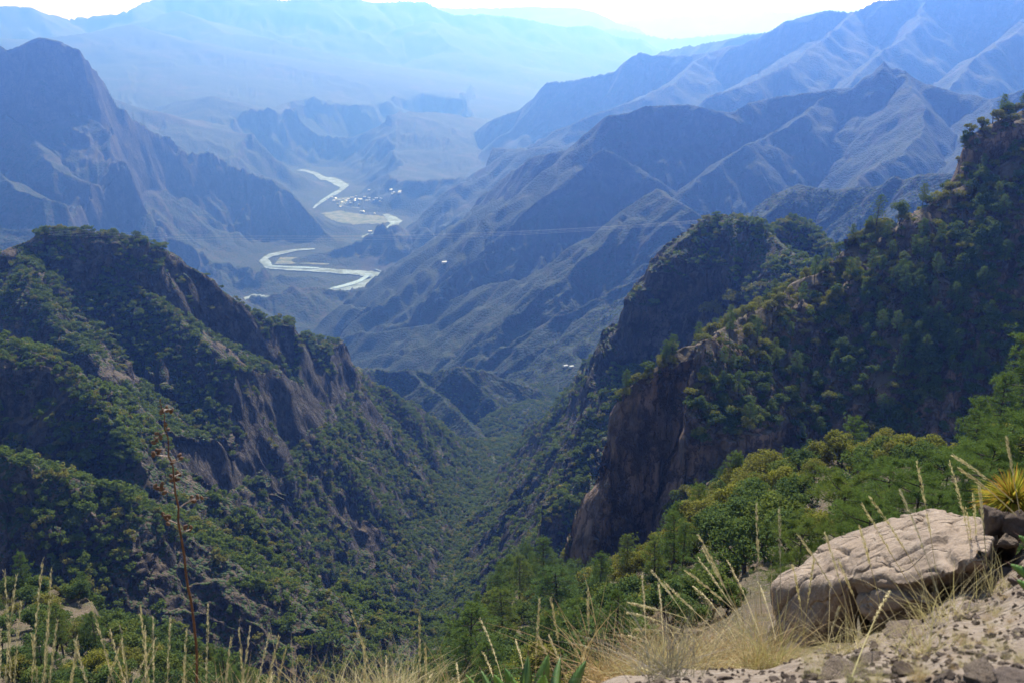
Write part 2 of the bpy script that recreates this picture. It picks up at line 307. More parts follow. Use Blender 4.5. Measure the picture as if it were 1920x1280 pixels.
# fractal roughness
for lam in (240,120,60,30,15,7.5,3.7,1.8,.9,.45,.22,.11):
    pxl=lam/R*995.; w=sm(3,7,pxl)*(1-sm(160,300,pxl))*np.maximum(above,.0)
    w=np.where(own==G,w*np.where(R<25,.55,.8),w)*sm(2,4,lam/DR)
    m=w>.01
    if m.any(): H[m]+=.042*lam*w[m]*noise2(x[m]/lam+lam,y[m]/lam)
gx,gy=grad(H); slope=np.hypot(gx,gy)
X3=x.copy();Y3=y.copy();Z3=H.copy()
# crag relief on the steep faces: ledges and buttresses pushed out along the face
st=sm(.95,1.9,slope)*sm(20,60,R)
nx=-gx/np.maximum(slope,1e-3); ny=-gy/np.maximum(slope,1e-3)
for lam,am in ((60,.14),(28,.20),(13,.22),(6,.20),(3,.16)):
    pxl=lam/R*995.; w=st*sm(4,9,pxl)*(1-sm(120,220,pxl)); m=w>.02
    if m.any():
        n=noise3(x[m]/lam,y[m]/lam,H[m]/(lam*1.5)); n=np.sign(n)*np.abs(n)**.7*.8
        k=am*lam*w[m]*n
        X3[m]+=nx[m]*k;Y3[m]+=ny[m]*k
print('relief',time.time()-T0)
# ------------------------------------------------------------------ node helpers
def newmat(name):
    m=bpy.data.materials.new(name); m.use_nodes=True; nt=m.node_tree; nt.nodes.clear()
    out=nt.nodes.new('ShaderNodeOutputMaterial'); return m,nt,out
class N:
    def __init__(s,nt): s.nt=nt
    def __call__(s,typ,ins=None,**kw):
        n=s.nt.nodes.new(typ)
        for k,v in kw.items(): setattr(n,k,v)
        for k,v in (ins or {}).items():
            sock=n.inputs[k]
            if isinstance(v,bpy.types.NodeSocket): s.nt.links.new(v,sock)
            else: sock.default_value=v
        return n
    def math(s,op,a,b=0.0,c=None,clamp=False):
        n=s.nt.nodes.new('ShaderNodeMath'); n.operation=op; n.use_clamp=clamp
        for i,v in enumerate((a,b) if c is None else (a,b,c)):
            if isinstance(v,bpy.types.NodeSocket): s.nt.links.new(v,n.inputs[i])
            else: n.inputs[i].default_value=v
        return n.outputs[0]
    def mix(s,f,a,b,mode='MIX'):
        n=s.nt.nodes.new('ShaderNodeMix'); n.data_type='RGBA'; n.blend_type=mode
        for k,v in ((0,f),(6,a),(7,b)):
            if isinstance(v,bpy.types.NodeSocket): s.nt.links.new(v,n.inputs[k])
            else: n.inputs[k].default_value=v if k==0 else (*v,1)
        return n.outputs[2]
    def rng(s,v,a,b,c=0.,d=1.,smooth=True):
        n=s.nt.nodes.new('ShaderNodeMapRange'); n.interpolation_type='SMOOTHSTEP' if smooth else 'LINEAR'
        s.nt.links.new(v,n.inputs[0])
        for i,q in enumerate((a,b,c,d)): n.inputs[1+i].default_value=q
        return n.outputs[0]
    def noise(s,vec,scale,detail=3.,rough=.55,out=0):
        n=s('ShaderNodeTexNoise',{'Vector':vec,'Scale':scale,'Detail':detail,'Roughness':rough}); return n.outputs[out]
def land_material(name,soil,soil2,rockc,rock2,scrub,scrub2,dot,cover,rockslope=(.62,.78),bump=1.0,fine=1.0,clump=120.,strata=0.):
    """bare soil, rock on the steep faces, scrub as dots of crowns `dot` metres across"""
    m,nt,out=newmat(name); n=N(nt)
    geo=n('ShaderNodeNewGeometry'); pos=geo.outputs['Position']
    sep=n('ShaderNodeSeparateXYZ',{0:geo.outputs['Normal']}); nz=sep.outputs[2]
    big=n.noise(pos,1/clump,4.,.6); mid=n.noise(pos,1/(clump*.22),4.,.6); sm_=n.noise(pos,1/(fine*2.),5.,.7)
    soilc=n.mix(n.rng(mid,.35,.65),soil,soil2)
    soilc=n.mix(n.rng(sm_,.3,.7,0,.6),soilc,tuple(c*.6 for c in soil))
    mp=n('ShaderNodeMapping',{'Vector':pos,'Scale':(1,1,.22)})
    fl=n.noise(mp.outputs[0],1/(fine*6.),6.,.65)
    rk=n.mix(n.rng(fl,.35,.68),rockc,rock2)
    rk=n.mix(n.rng(n.noise(pos,1/(fine*9.),5.,.65),.45,.62,0,.8),rk,tuple(c*.55 for c in rock2))
    rk=n.mix(n.rng(n.noise(mp.outputs[0],1/(fine*1.5),4.,.7),.55,.75,0,.75),rk,tuple(c*.35 for c in rockc))
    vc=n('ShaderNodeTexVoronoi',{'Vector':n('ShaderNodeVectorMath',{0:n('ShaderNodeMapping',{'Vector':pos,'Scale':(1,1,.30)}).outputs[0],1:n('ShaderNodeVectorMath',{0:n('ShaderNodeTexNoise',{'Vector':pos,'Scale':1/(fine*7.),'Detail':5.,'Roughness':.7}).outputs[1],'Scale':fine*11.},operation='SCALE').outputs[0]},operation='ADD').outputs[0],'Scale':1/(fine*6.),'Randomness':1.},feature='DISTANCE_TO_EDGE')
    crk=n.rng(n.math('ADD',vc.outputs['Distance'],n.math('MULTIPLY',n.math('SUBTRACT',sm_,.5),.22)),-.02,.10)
    rk=n.mix(crk,tuple(c*.40 for c in rockc),rk)  # rock cracks, with crevice shade painted into the rock colour along them
    jit=n.math('ADD',nz,n.math('MULTIPLY',n.math('SUBTRACT',mid,.5),.35))
    steep=n.rng(jit,rockslope[1],rockslope[0])
    base=n.mix(steep,soilc,rk)
    vor=n('ShaderNodeTexVoronoi',{'Vector':pos,'Scale':1/dot,'Randomness':1.})
    cov=n.math('ADD',big,n.math('MULTIPLY',n.math('SUBTRACT',mid,.5),.8))
    covm=n.math('SUBTRACT',n.rng(cov,.62-cover*.5,.86-cover*.5),n.math('MULTIPLY',steep,.55),clamp=True)
    size=n.math('MULTIPLY',covm,.62)
    dotm=n.rng(n.math('SUBTRACT',size,vor.outputs['Distance']),-.04,.10)
    gcol=n.mix(n('ShaderNodeSeparateColor',{0:vor.outputs['Color']}).outputs[0],scrub,scrub2)
    col=n.mix(dotm,base,gcol)
    b=nt.nodes.new('ShaderNodeBsdfPrincipled'); nt.links.new(col,b.inputs['Base Color']); b.inputs['Roughness'].default_value=.92
    b.inputs['Specular IOR Level'].default_value=.15
    hgt=n.math('ADD',n.math('MULTIPLY',dotm,n.math('SUBTRACT',.9*dot,n.math('MULTIPLY',vor.outputs['Distance'],dot*.9))),
        n.math('ADD',n.math('MULTIPLY',sm_,fine*1.4),n.math('MULTIPLY',n.math('MULTIPLY',n.math('ADD',fl,n.math('MULTIPLY',crk,.25)),steep),fine*9.)))
    bp=n('ShaderNodeBump',{'Height':hgt,'Strength':min(bump,1.),'Distance':1.0})
    nt.links.new(bp.outputs[0],b.inputs['Normal']); nt.links.new(b.outputs[0],out.inputs[0])
    return m
MAT={}
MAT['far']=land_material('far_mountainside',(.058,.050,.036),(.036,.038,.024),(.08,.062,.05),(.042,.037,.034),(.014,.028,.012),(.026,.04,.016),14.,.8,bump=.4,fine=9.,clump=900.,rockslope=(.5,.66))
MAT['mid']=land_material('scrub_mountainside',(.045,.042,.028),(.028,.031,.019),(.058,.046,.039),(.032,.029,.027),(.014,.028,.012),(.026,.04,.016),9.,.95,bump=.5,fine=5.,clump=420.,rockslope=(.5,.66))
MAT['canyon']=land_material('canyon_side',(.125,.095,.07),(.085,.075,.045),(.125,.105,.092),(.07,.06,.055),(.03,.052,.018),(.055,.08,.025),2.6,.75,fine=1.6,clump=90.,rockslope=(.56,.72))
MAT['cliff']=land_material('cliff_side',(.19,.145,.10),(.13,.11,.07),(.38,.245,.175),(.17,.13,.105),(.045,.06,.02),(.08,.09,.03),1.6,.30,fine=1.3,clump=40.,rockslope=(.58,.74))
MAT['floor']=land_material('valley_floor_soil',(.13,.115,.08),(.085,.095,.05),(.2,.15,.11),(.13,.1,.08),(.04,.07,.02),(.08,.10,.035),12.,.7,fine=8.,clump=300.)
def ground_material():
    m,nt,out=newmat('stony_soil'); n=N(nt)
    geo=n('ShaderNodeNewGeometry'); pos=geo.outputs['Position']
    a=n.noise(pos,.9,5.,.6); b_=n.noise(pos,9.,6.,.65); c=n.noise(pos,60.,4.,.7)
    col=n.mix(n.rng(a,.35,.65),(.235,.185,.14),(.175,.135,.10))
    col=n.mix(n.rng(b_,.4,.7),col,(.29,.24,.19))
    col=n.mix(n.rng(c,.5,.72,0,.7),col,(.17,.115,.075))
    ln=n('ShaderNodeVectorMath',{0:pos},operation='LENGTH').outputs['Value']
    # away from the trodden ledge the slope carries litter and dry grass
    lit=n.mix(n.rng(n.noise(pos,.22,6.,.7),.4,.62),(.19,.145,.10),(.12,.11,.055))
    lit=n.mix(n.rng(n.noise(pos,1.3,5.,.75),.5,.7,0,.8),lit,(.30,.25,.19))
    col=n.mix(n.rng(ln,11.,30.),col,lit)
    vor=n('ShaderNodeTexVoronoi',{'Vector':pos,'Scale':22.,'Randomness':1.})
    h=n.math('ADD',n.math('MULTIPLY',b_,.05),n.math('ADD',n.math('MULTIPLY',c,.012),n.math('MULTIPLY',n.math('SUBTRACT',.5,vor.outputs['Distance']),.02)))
    h=n.math('ADD',h,n.math('MULTIPLY',n.math('MULTIPLY',n.noise(pos,.8,6.,.75),n.rng(ln,11.,60.)),1.6))
    bp=n('ShaderNodeBump',{'Height':h,'Strength':1.,'Distance':1.})
    b=n('ShaderNodeBsdfPrincipled',{'Base Color':col,'Roughness':.95,'Normal':bp.outputs[0]}); b.inputs['Specular IOR Level'].default_value=.1
    nt.links.new(b.outputs[0],out.inputs[0]); return m
MAT['ground']=ground_material()
# ------------------------------------------------------------------ land sheets
INFO={'ground':('ground','ground','pale stony slope with dry grass under the trees at the viewpoint'),
 'valley_floor':('valley_floor','mid','flat green and sandy floor of the river valley'),
 'far_range':('mountain_range','far','palest ridgelines on the horizon'),
 'massif':('mountain','far','wide pale blue massif behind the hazy valley'),
 'valley_hill':('hill','far','low hazy hills in the middle of the far valley'),
 'right_mountain':('mountain','far','high wooded mountain with cliffs behind the dark blue ridge'),
 'butte':('mountain','far','flat topped butte with a cliff and long slopes down to the river'),
 'middle_mountain':('mountain','mid','dark blue ridge with a small rocky peak'),
 'cone_hill':('mountain','mid','cone topped blue hill with long spurs above the canyon mouth'),
 'low_hill':('hill','mid','low brown hill at the mouth of the canyon'),
 'left_wall':('hillside','canyon','left canyon wall with overlapping wooded spurs'),
 'left_hill':('hillside','canyon','steep wooded hill with rocky crest under the power lines'),
 'left_spur':('hillside','canyon','sunlit wooded spur below the steep left hill'),
 'right_wall':('hillside','canyon','craggy right wall of the canyon'),
 'rock_peak':('rocky_peak','canyon','dark wooded rock peak behind the right ridge'),
 'right_slope':('hillside','cliff','wooded ridge ending in a tall reddish cliff')}
def mesh_from(name,verts,faces,mat,smooth=True):
    me=bpy.data.meshes.new(name); me.from_pydata(verts,[],faces) if not isinstance(verts,np.ndarray) else build_np(me,verts,faces)
    if mat: me.materials.append(mat)
    if smooth: me.polygons.foreach_set('use_smooth',np.ones(len(me.polygons),bool))
    me.update(); return me
def build_np(me,v,f):
    k=f.shape[1]
    me.vertices.add(len(v)); me.vertices.foreach_set('co',v.astype(np.float32).ravel())
    me.loops.add(f.size); me.loops.foreach_set('vertex_index',f.astype(np.int32).ravel())
    me.polygons.add(len(f)); me.polygons.foreach_set('loop_start',np.arange(0,f.size,k,dtype=np.int32))
    me.update(calc_edges=True)
def link(name,data,parent=None,**props):
    o=bpy.data.objects.new(name,data); COL.objects.link(o)
    if parent is not None: o.parent=parent
    for k,v in props.items(): o[k]=v
    return o
V=np.stack([X3,Y3,Z3],-1).reshape(-1,3)
nc,nr=X3.shape
idx=np.arange(nc*nr).reshape(nc,nr)
Q=np.stack([idx[:-1,:-1],idx[1:,:-1],idx[1:,1:],idx[:-1,1:]],-1).reshape(-1,4)
fo=own[:-1,:-1].reshape(-1)
for i,nm in enumerate(names):
    q=Q[fo==i]
    if len(q)<4: continue
    u,inv=np.unique(q,return_inverse=True); q2=inv.reshape(q.shape)
    nme,mk,lab=INFO[nm]
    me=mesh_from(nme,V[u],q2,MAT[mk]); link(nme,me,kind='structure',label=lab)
print('sheets',time.time()-T0)
del Q,fo
# ------------------------------------------------------------------ looking things up on the land
col_az=np.radians(azs); ANG=np.arctan2(Z3,np.hypot(X3,Y3)); HOR=np.maximum.accumulate(ANG,axis=1); RH=np.hypot(X3,Y3)
AZG=np.arctan2(X3,Y3)
def col_of(az): return int(np.clip(np.searchsorted(col_az,az),1,len(col_az)-1))
def ground(x_,y_):
    az=math.atan2(x_,y_); r=math.hypot(x_,y_); i=col_of(az); t=(az-col_az[i-1])/(col_az[i]-col_az[i-1])
    a=np.interp(r,R[i-1],H[i-1]); b=np.interp(r,R[i],H[i]); return float(a*(1-t)+b*t)
def hit(px,py):
    a,b,c=ray(px,py); az=math.atan2(a,b); el=math.atan(c); i=col_of(az)
    w=np.nonzero(HOR[i]>=el)[0]
    if len(w)==0: return None
    k=w[0]; r=R[i,k]
    return (a*r,b*r,float(H[i,k]),r)
def on(px,r):
    """the ground point at range r below the sight line through column px"""
    py=700
    for _ in range(8):
        a,b,c=ray(px,py); z=ground(a*r,b*r); el=z/r
        py=640-FOC*math.tan(math.atan(el*1.0/ math.hypot(a,b))+PITCH) if False else py
        # solve the row whose slope matches
        lo,hi=-200.,1600.
        for _ in range(30):
            m=(lo+hi)/2
            if ray(px,m)[2]>el: lo=m
            else: hi=m
        py=(lo+hi)/2
    a,b,c=ray(px,py); return (a*r,b*r,ground(a*r,b*r)),py
# ------------------------------------------------------------------ plant materials
def leaf_mat(name,c1,c2,c3,trans=.35,rough=.6,third=.25):
    m,nt,out=newmat(name); n=N(nt)
    oi=n('ShaderNodeObjectInfo'); rnd=oi.outputs['Random']
    geo=n('ShaderNodeNewGeometry')
    isl=geo.outputs['Random Per Island']
    col=n.mix(n.rng(rnd,0.,1.-third),c1,c2); col=n.mix(n.rng(rnd,1.-third,1.-third+.06),col,c3)
    col=n.mix(n.math('MULTIPLY',isl,.55),col,tuple(min(1,v*1.7+.01) for v in c2))
    d=n('ShaderNodeBsdfDiffuse',{'Color':col}); t=n('ShaderNodeBsdfTranslucent',{'Color':n.mix(.5,col,(.16,.2,.02))})
    g=n('ShaderNodeBsdfGlossy',{'Color':(1,1,1,1),'Roughness':.5})
    mx=n('ShaderNodeMixShader',{0:trans,1:d.outputs[0],2:t.outputs[0]}); mx2=n('ShaderNodeMixShader',{0:.0,1:mx.outputs[0],2:g.outputs[0]})
    nt.links.new(mx2.outputs[0],out.inputs[0]); return m
def plain(name,c,rough=.8,c2=None,scale=8.,bump=.0,spec=.3):
    m,nt,out=newmat(name); n=N(nt); tc=n('ShaderNodeTexCoord').outputs['Object']
    f=n.noise(tc,scale,5.,.65); col=n.mix(n.rng(f,.35,.65),c,c2 or tuple(v*.6 for v in c))
    b=n('ShaderNodeBsdfPrincipled',{'Base Color':col,'Roughness':rough}); b.inputs['Specular IOR Level'].default_value=spec
    if bump:
        bp=n('ShaderNodeBump',{'Height':f,'Strength':1.,'Distance':bump}); nt.links.new(bp.outputs[0],b.inputs['Normal'])
    nt.links.new(b.outputs[0],out.inputs[0]); return m
M_OAKF=leaf_mat('oak_leaves_far',(.05,.09,.020),(.115,.155,.032),(.24,.18,.045),.40,third=.16)
M_OAKD=leaf_mat('oak_leaves_dark',(.045,.08,.035),(.085,.125,.040),(.13,.15,.035),.34,third=.2)
M_OAKY=leaf_mat('oak_leaves_olive',(.11,.12,.032),(.20,.175,.045),(.26,.25,.04),.42,third=.25)
M_PINE=leaf_mat('pine_needles',(.052,.10,.036),(.095,.15,.042),(.14,.165,.04),.35,third=.2)
M_BARK=plain('bark',(.075,.055,.042),.9,(.03,.024,.02),6.,.03)
M_TWIG=plain('grey_twigs',(.16,.13,.11),.9,(.08,.065,.055),10.)
# ------------------------------------------------------------------ plant shapes
class MB:
    def __init__(s): s.v=[];s.f=[];s.n=0
    def add(s,v,f):
        v=np.asarray(v,float); s.v.append(v); s.f.append(np.asarray(f,int)+s.n); s.n+=len(v)
    def quads(s): return np.concatenate(s.v),np.concatenate(s.f)
    def mesh(s,name,mat,smooth=False):
        v,f=s.quads(); return mesh_from(name,v,f,mat,smooth)
def tube(mb,pts,rad,seg=6):
    pts=np.asarray(pts,float); n=len(pts); rad=np.broadcast_to(rad,(n,))
    tg=np.gradient(pts,axis=0); tg/=np.linalg.norm(tg,axis=1)[:,None]+1e-9
    up=np.array([.31,.17,.93]); up=np.where(np.abs(tg@up)[:,None]>.95,np.array([1.,0,0]),up)
    a=np.cross(tg,up); a/=np.linalg.norm(a,axis=1)[:,None]; b=np.cross(tg,a)
    th=np.linspace(0,2*np.pi,seg,endpoint=False)
    v=pts[:,None]+rad[:,None,None]*(a[:,None]*np.cos(th)[None,:,None]+b[:,None]*np.sin(th)[None,:,None])
    i=np.arange(n-1)[:,None]*seg; j=np.arange(seg)[None]; k=(j+1)%seg
    f=np.stack([i+j,i+k,i+seg+k,i+seg+j],-1).reshape(-1,4)
    mb.add(v.reshape(-1,3),f)
def leaves(mb,c,size,g,flat=.35,out=None):
    """a face per leaf clump at centres c"""
    n=len(c); d=g.normal(size=(n,3)); d[:,2]+=.25
    if out is not None: d=d*.8+out
    d/=np.linalg.norm(d,axis=1)[:,None]
    t=np.cross(d,g.normal(size=(n,3))); t/=np.linalg.norm(t,axis=1)[:,None]; b=np.cross(d,t)
    s=size*g.uniform(.6,1.35,(n,1)); w=s*g.uniform(.5,.9,(n,1))
    cup=d*s*flat*g.uniform(-1,1,(n,1))
    v=np.stack([c-t*s*.5,c-b*w*.5+cup,c+t*s*.5,c+b*w*.5+cup],1).reshape(-1,3)
    mb.add(v,np.arange(4*n).reshape(n,4))
def broadleaf(seed,h,spread,nleaf,lsize,nlobe,trunk=True,flat=.75):
    g=np.random.default_rng(seed); wood=MB(); lf=MB()
    th=h*g.uniform(.22,.34); bend=g.normal(size=2)*.05*h
    base=np.array([0,0,-.6]); top=np.array([bend[0],bend[1],th])
    if trunk: tube(wood,[base,base*.3+top*.4,top],[.045*h,.036*h,.028*h],6)
    lobes=[]
    for i in range(nlobe):
        a=g.uniform(0,6.28); q=g.uniform(0,1)**.6*spread*.72; z=h*(.88-.42*(q/spread)**1.5)*g.uniform(.72,1.05)
        c=np.array([bend[0]+q*math.cos(a),bend[1]+q*math.sin(a),max(z,th*.9)]); rr=spread*g.uniform(.24,.46)
        lobes.append((c,rr))
        if trunk:
            m=(top*.45+c*.55)+g.normal(size=3)*.05*h; m[2]-=.08*h
            tube(wood,[top*.9,m,c],[.022*h,.014*h,.005*h],4)
    tot=sum(l[1]**2 for l in lobes)
    for c,rr in lobes:
        n=int(nleaf*rr*rr/tot)
        d=g.normal(size=(n,3)); d/=np.linalg.norm(d,axis=1)[:,None]
        rad=rr*(g.uniform(.25,1,(n,1))**.45)*(1+.22*np.sin(d[:,:1]*5+seed)*np.cos(d[:,1:2]*6))
        p=c+d*rad*np.array([1,1,flat]); p=p[p[:,2]>th*.55] if trunk else p[p[:,2]>-.2]
        leaves(lf,p,lsize,g,out=(p-c)/rr*.7)
    return wood,lf
def pine(seed,h,spread,ntuft,nneed,nlen,nwid,bare=.3,dome=.5):
    g=np.random.default_rng(seed); wood=MB(); lf=MB()
    lean=g.normal(size=2)*.02*h
    zs=np.linspace(-.8,h*.97,9); tr=np.stack([lean[0]*(zs/h)**2,lean[1]*(zs/h)**2,zs],-1)
    tube(wood,tr,np.interp(zs,[-.8,h],[.019*h,.003*h]),7)
    ends=[]; nb=int(h*2.6)+12
    for i in range(nb):
        t=bare+(1-bare)*(i+g.uniform(0,1))/nb; z=t*h; u=(t-bare)/(1-bare)
        L=spread*(math.sin(min(u*1.0+.22,1)*math.pi*.5)*(1-u**2.2)**.7+.10)*g.uniform(.55,1.12)
        a=i*2.4+g.uniform(-.5,.5); o=np.array([lean[0]*t*t,lean[1]*t*t,z]); d=np.array([math.cos(a),math.sin(a),0])
        rise=(u-.35)*.8*L+g.uniform(-.1,.15)*L
        p=[o,o+d*L*.5+[0,0,rise*.25],o+d*L+[0,0,rise]]
        tube(wood,p,[.0045*h+.01,.003*h+.006,.008],4)
        k=max(2,int(ntuft/nb*(.35+L/spread)))
        for j in range(k):
            s=g.uniform(.35,1.05); q=p[0]*(1-s)**2+2*p[1]*s*(1-s)+p[2]*s*s
            side=np.cross(d,[0,0,1])*g.normal()*L*.22*s+np.array([0,0,abs(g.normal())*.16*min(L,2.)])
            e=q+side; ends.append((e,d*.6+side*.8/(L+.1)+np.array([0,0,.75])))
            if j%3==0: tube(wood,[q-d*.05,e],[.012,.006],3)
    ends.append((np.array([lean[0],lean[1],h]),np.array([0,0,1.])))
    C=np.array([e[0] for e in ends]); D=np.array([e[1] for e in ends]); D/=np.linalg.norm(D,axis=1)[:,None]
    C=np.repeat(C,nneed,0); D=np.repeat(D,nneed,0); n=len(C)
    r_=g.normal(size=(n,3)); r_/=np.linalg.norm(r_,axis=1)[:,None]
    dd=D*.75+r_*.95; dd/=np.linalg.norm(dd,axis=1)[:,None]
    L=nlen*g.uniform(.7,1.2,(n,1)); sd=np.cross(dd,g.normal(size=(n,3))); sd/=np.linalg.norm(sd,axis=1)[:,None]
    b0=C-D*nlen*.35*g.uniform(0,1,(n,1))
    v=np.stack([b0-sd*nwid*.4,b0+dd*L*.6-sd*nwid*.5,b0+dd*L,b0+dd*L*.6+sd*nwid*.5],1).reshape(-1,3)
    lf.add(v,np.arange(4*n).reshape(n,4))
    return wood,lf
def joined(name,wood,lf,mw,ml):
    v1,f1=wood.quads() if wood.n else (np.zeros((0,3)),np.zeros((0,4),int)); v2,f2=lf.quads()
    me=mesh_from(name,np.concatenate([v1,v2]),np.concatenate([f1,f2+len(v1)]),mw,False); me.materials.append(ml)
    mi=np.zeros(len(me.polygons),np.int32); mi[len(f1):]=1; me.polygons.foreach_set('material_index',mi); return me
PR=CFG.get('PR',1.0)
# ------------------------------------------------------------------ where trees stand
u_=idx[:-1,:-1]
cx_=(X3[:-1,:-1]+X3[1:,1:])/2; cy_=(Y3[:-1,:-1]+Y3[1:,1:])/2; cz_=(Z3[:-1,:-1]+Z3[1:,1:])/2
ax=X3[1:,1:]-X3[:-1,:-1]; ay=Y3[1:,1:]-Y3[:-1,:-1]; bx=X3[:-1,1:]-X3[1:,:-1]; by=Y3[:-1,1:]-Y3[1:,:-1]
plan=np.abs(ax*by-ay*bx)/2                     # plan area of each cell
rc=np.hypot(cx_,cy_); sl_=slope[:-1,:-1]; ow=own[:-1,:-1]
angc=cz_/rc; horc=np.tan(HOR[:-1,:-1])
hs=blur(blur(H,31,0),31,1)[:-1,:-1]; conc=(hs-cz_)/rc          # hollow (+) or rib (-)
col_ok=(np.abs(AZG[:-1,:-1])<math.radians(36))
def scatter(mask_dens,hgt,seed):
    g=np.random.default_rng(seed)
    see=((cz_+hgt)/rc>horc-.0008)&col_ok
    lam=plan*np.sqrt(1+np.minimum(sl_,2.5)**2)*mask_dens*see
    k=g.poisson(lam)
    i,j=np.nonzero(k); rep=k[i,j]; i=np.repeat(i,rep); j=np.repeat(j,rep)
    s,t=g.random(len(i)),g.random(len(i))
    def L(A_): return (A_[i,j]*(1-s)+A_[i+1,j]*s)*(1-t)+(A_[i,j+1]*(1-s)+A_[i+1,j+1]*s)*t
    return np.stack([L(X3),L(Y3),L(Z3)],-1),i,j
patch=fbm(cx_/70.,cy_/70.,4)+.5*noise2(cx_/14.,cy_/14.)
patch2=fbm(cx_/26.+7,cy_/26.,3)
R_=lambda *n_: np.isin(ow,[names.index(q) for q in n_ if q in names])
lefts=R_('left_hill','left_spur','left_wall'); rights=R_('right_wall','rock_peak'); rs=R_('right_slope'); gr=R_('ground'); lows=R_('low_hill'); vf=R_('valley_floor')
slok=1-sm(1.5,2.6,sl_)
low_part=sm(-380,-520,cz_)
d_can=np.where(lefts|rights|(vf&(rc<2700)),1,0)*slok*sm(-.22,.14,patch+conc*14+.25*low_part+.22*sm(45,8,cdist[:-1,:-1])-.16*sm(1.0,1.5,sl_))*.050*np.where(R_('rock_peak'),1-.75*sm(.9,1.4,sl_),1)
d_can=d_can*(rc>450)
d_rs=np.where(rs|((vf|rights)&(rc<700)),1,0)*(1-sm(1.9,3.2,sl_)*(cx_<rc*np.sin(np.radians(17)))-.6*sm(2.,3.5,sl_)).clip(0,1)*sm(-.45,.0,patch2)*.050*(rc<700)*(rc>330)
d_gr=np.where(gr,1,0)*sm(60,80,rc)*(1-.5*sm(8,14,np.degrees(np.arctan2(cx_,cy_)))*(1-sm(150,190,rc)))*sm(-.30,.12,patch2+.25*sm(.75,1.,rc/np.interp(np.degrees(np.arctan2(cx_,cy_)),AZ,EDGE)))*.033
d_low=np.where(lows,1,0)*slok*sm(-.3,.2,patch+conc*10)*.016*(rc<3000)
pts_can,_,_=scatter(d_can,5,11); pts_rs,_,_=scatter(d_rs,8,12); pts_gr,_,_=scatter(d_gr,6,13); pts_low,_,_=scatter(d_low,4,14)
print('scatter',len(pts_can),len(pts_rs),len(pts_gr),len(pts_low),time.time()-T0)
LIB={}
def proto_coll(name,meshes):
    c=bpy.data.collections.new(name)
    for k,me in enumerate(meshes):
        o=bpy.data.objects.new('%s_%02d'%(name,k),me); c.objects.link(o)
    return c
def woods(name,label,pts,scl,kind,coll,seed,tilt=.06):
    g=np.random.default_rng(seed); n=len(pts)
    if n==0: return
    me=bpy.data.meshes.new(name); me.vertices.add(n); me.vertices.foreach_set('co',pts.astype(np.float32).ravel())
    a=me.attributes.new('scl','FLOAT_VECTOR','POINT'); s=np.stack([scl*g.uniform(.85,1.2,n),scl*g.uniform(.85,1.2,n),scl],-1); a.data.foreach_set('vector',s.astype(np.float32).ravel())
    a=me.attributes.new('rot','FLOAT_VECTOR','POINT'); r=np.stack([g.normal(size=n)*tilt,g.normal(size=n)*tilt,g.uniform(0,6.28,n)],-1); a.data.foreach_set('vector',r.astype(np.float32).ravel())
    a=me.attributes.new('pick','INT','POINT'); a.data.foreach_set('value',kind.astype(np.int32))
    me.update()
    o=link(name,me,kind='stuff',label=label)
    ng=bpy.data.node_groups.new(name,'GeometryNodeTree')
    ng.interface.new_socket('Geometry',in_out='INPUT',socket_type='NodeSocketGeometry'); ng.interface.new_socket('Geometry',in_out='OUTPUT',socket_type='NodeSocketGeometry')
    nd=ng.nodes; lk=ng.links.new
    gi=nd.new('NodeGroupInput'); go=nd.new('NodeGroupOutput'); ip=nd.new('GeometryNodeInstanceOnPoints')
    ci=nd.new('GeometryNodeCollectionInfo'); ci.inputs[0].default_value=coll; ci.inputs['Separate Children'].default_value=True; ci.inputs['Reset Children'].default_value=True
    def at(nm,t):
        q=nd.new('GeometryNodeInputNamedAttribute'); q.data_type=t; q.inputs[0].default_value=nm; return q.outputs[0]
    lk(gi.outputs[0],ip.inputs['Points']); lk(ci.outputs[0],ip.inputs['Instance']); ip.inputs['Pick Instance'].default_value=True
    lk(at('pick','INT'),ip.inputs['Instance Index']); lk(at('rot','FLOAT_VECTOR'),ip.inputs['Rotation']); lk(at('scl','FLOAT_VECTOR'),ip.inputs['Scale'])
    lk(ip.outputs[0],go.inputs[0])
    md=o.modifiers.new('instances','NODES'); md.node_group=ng
    return o
# far kinds, one unit = one metre at scale 1, about 8 m tall
far_meshes=[joined('far_oak',*broadleaf(100+i,6.5,4.2,230,1.15,7,trunk=False,flat=.8),M_BARK,M_OAKF) for i in range(6)]
for me in far_meshes: pass
C_FAR=proto_coll('far_oak',far_meshes)
mid_dark=[joined('mid_oak',*broadleaf(200+i,7.5,4.0,1000,.55,9),M_BARK,M_OAKD) for i in range(4)]
mid_olive=[joined('mid_oak_olive',*broadleaf(220+i,7.0,3.6,1000,.48,9),M_BARK,M_OAKY) for i in range(4)]
mid_pine=[joined('mid_pine',*pine(240+i,13.5,3.4,330,12,.62,.10,bare=.33),M_BARK,M_PINE) for i in range(4)]
mid_bush=[joined('mid_bush',*broadleaf(260+i,2.6,2.0,420,.34,6,trunk=False),M_BARK,(M_OAKY if i%2 else M_OAKD)) for i in range(4)]
C_MID=proto_coll('mid_tree',mid_dark+mid_olive+mid_pine+mid_bush)
g=np.random.default_rng(5)
n=len(pts_can); woods('woods','oak woodland in patches over the canyon walls',pts_can,g.uniform(.42,.95,n)+.5*g.random(n)**4,g.integers(0,6,n),C_FAR,51)
n=len(pts_low); woods('woods','low scrub over the brown hill at the canyon mouth',pts_low,g.uniform(.35,.75,n),g.integers(0,6,n),C_FAR,52)
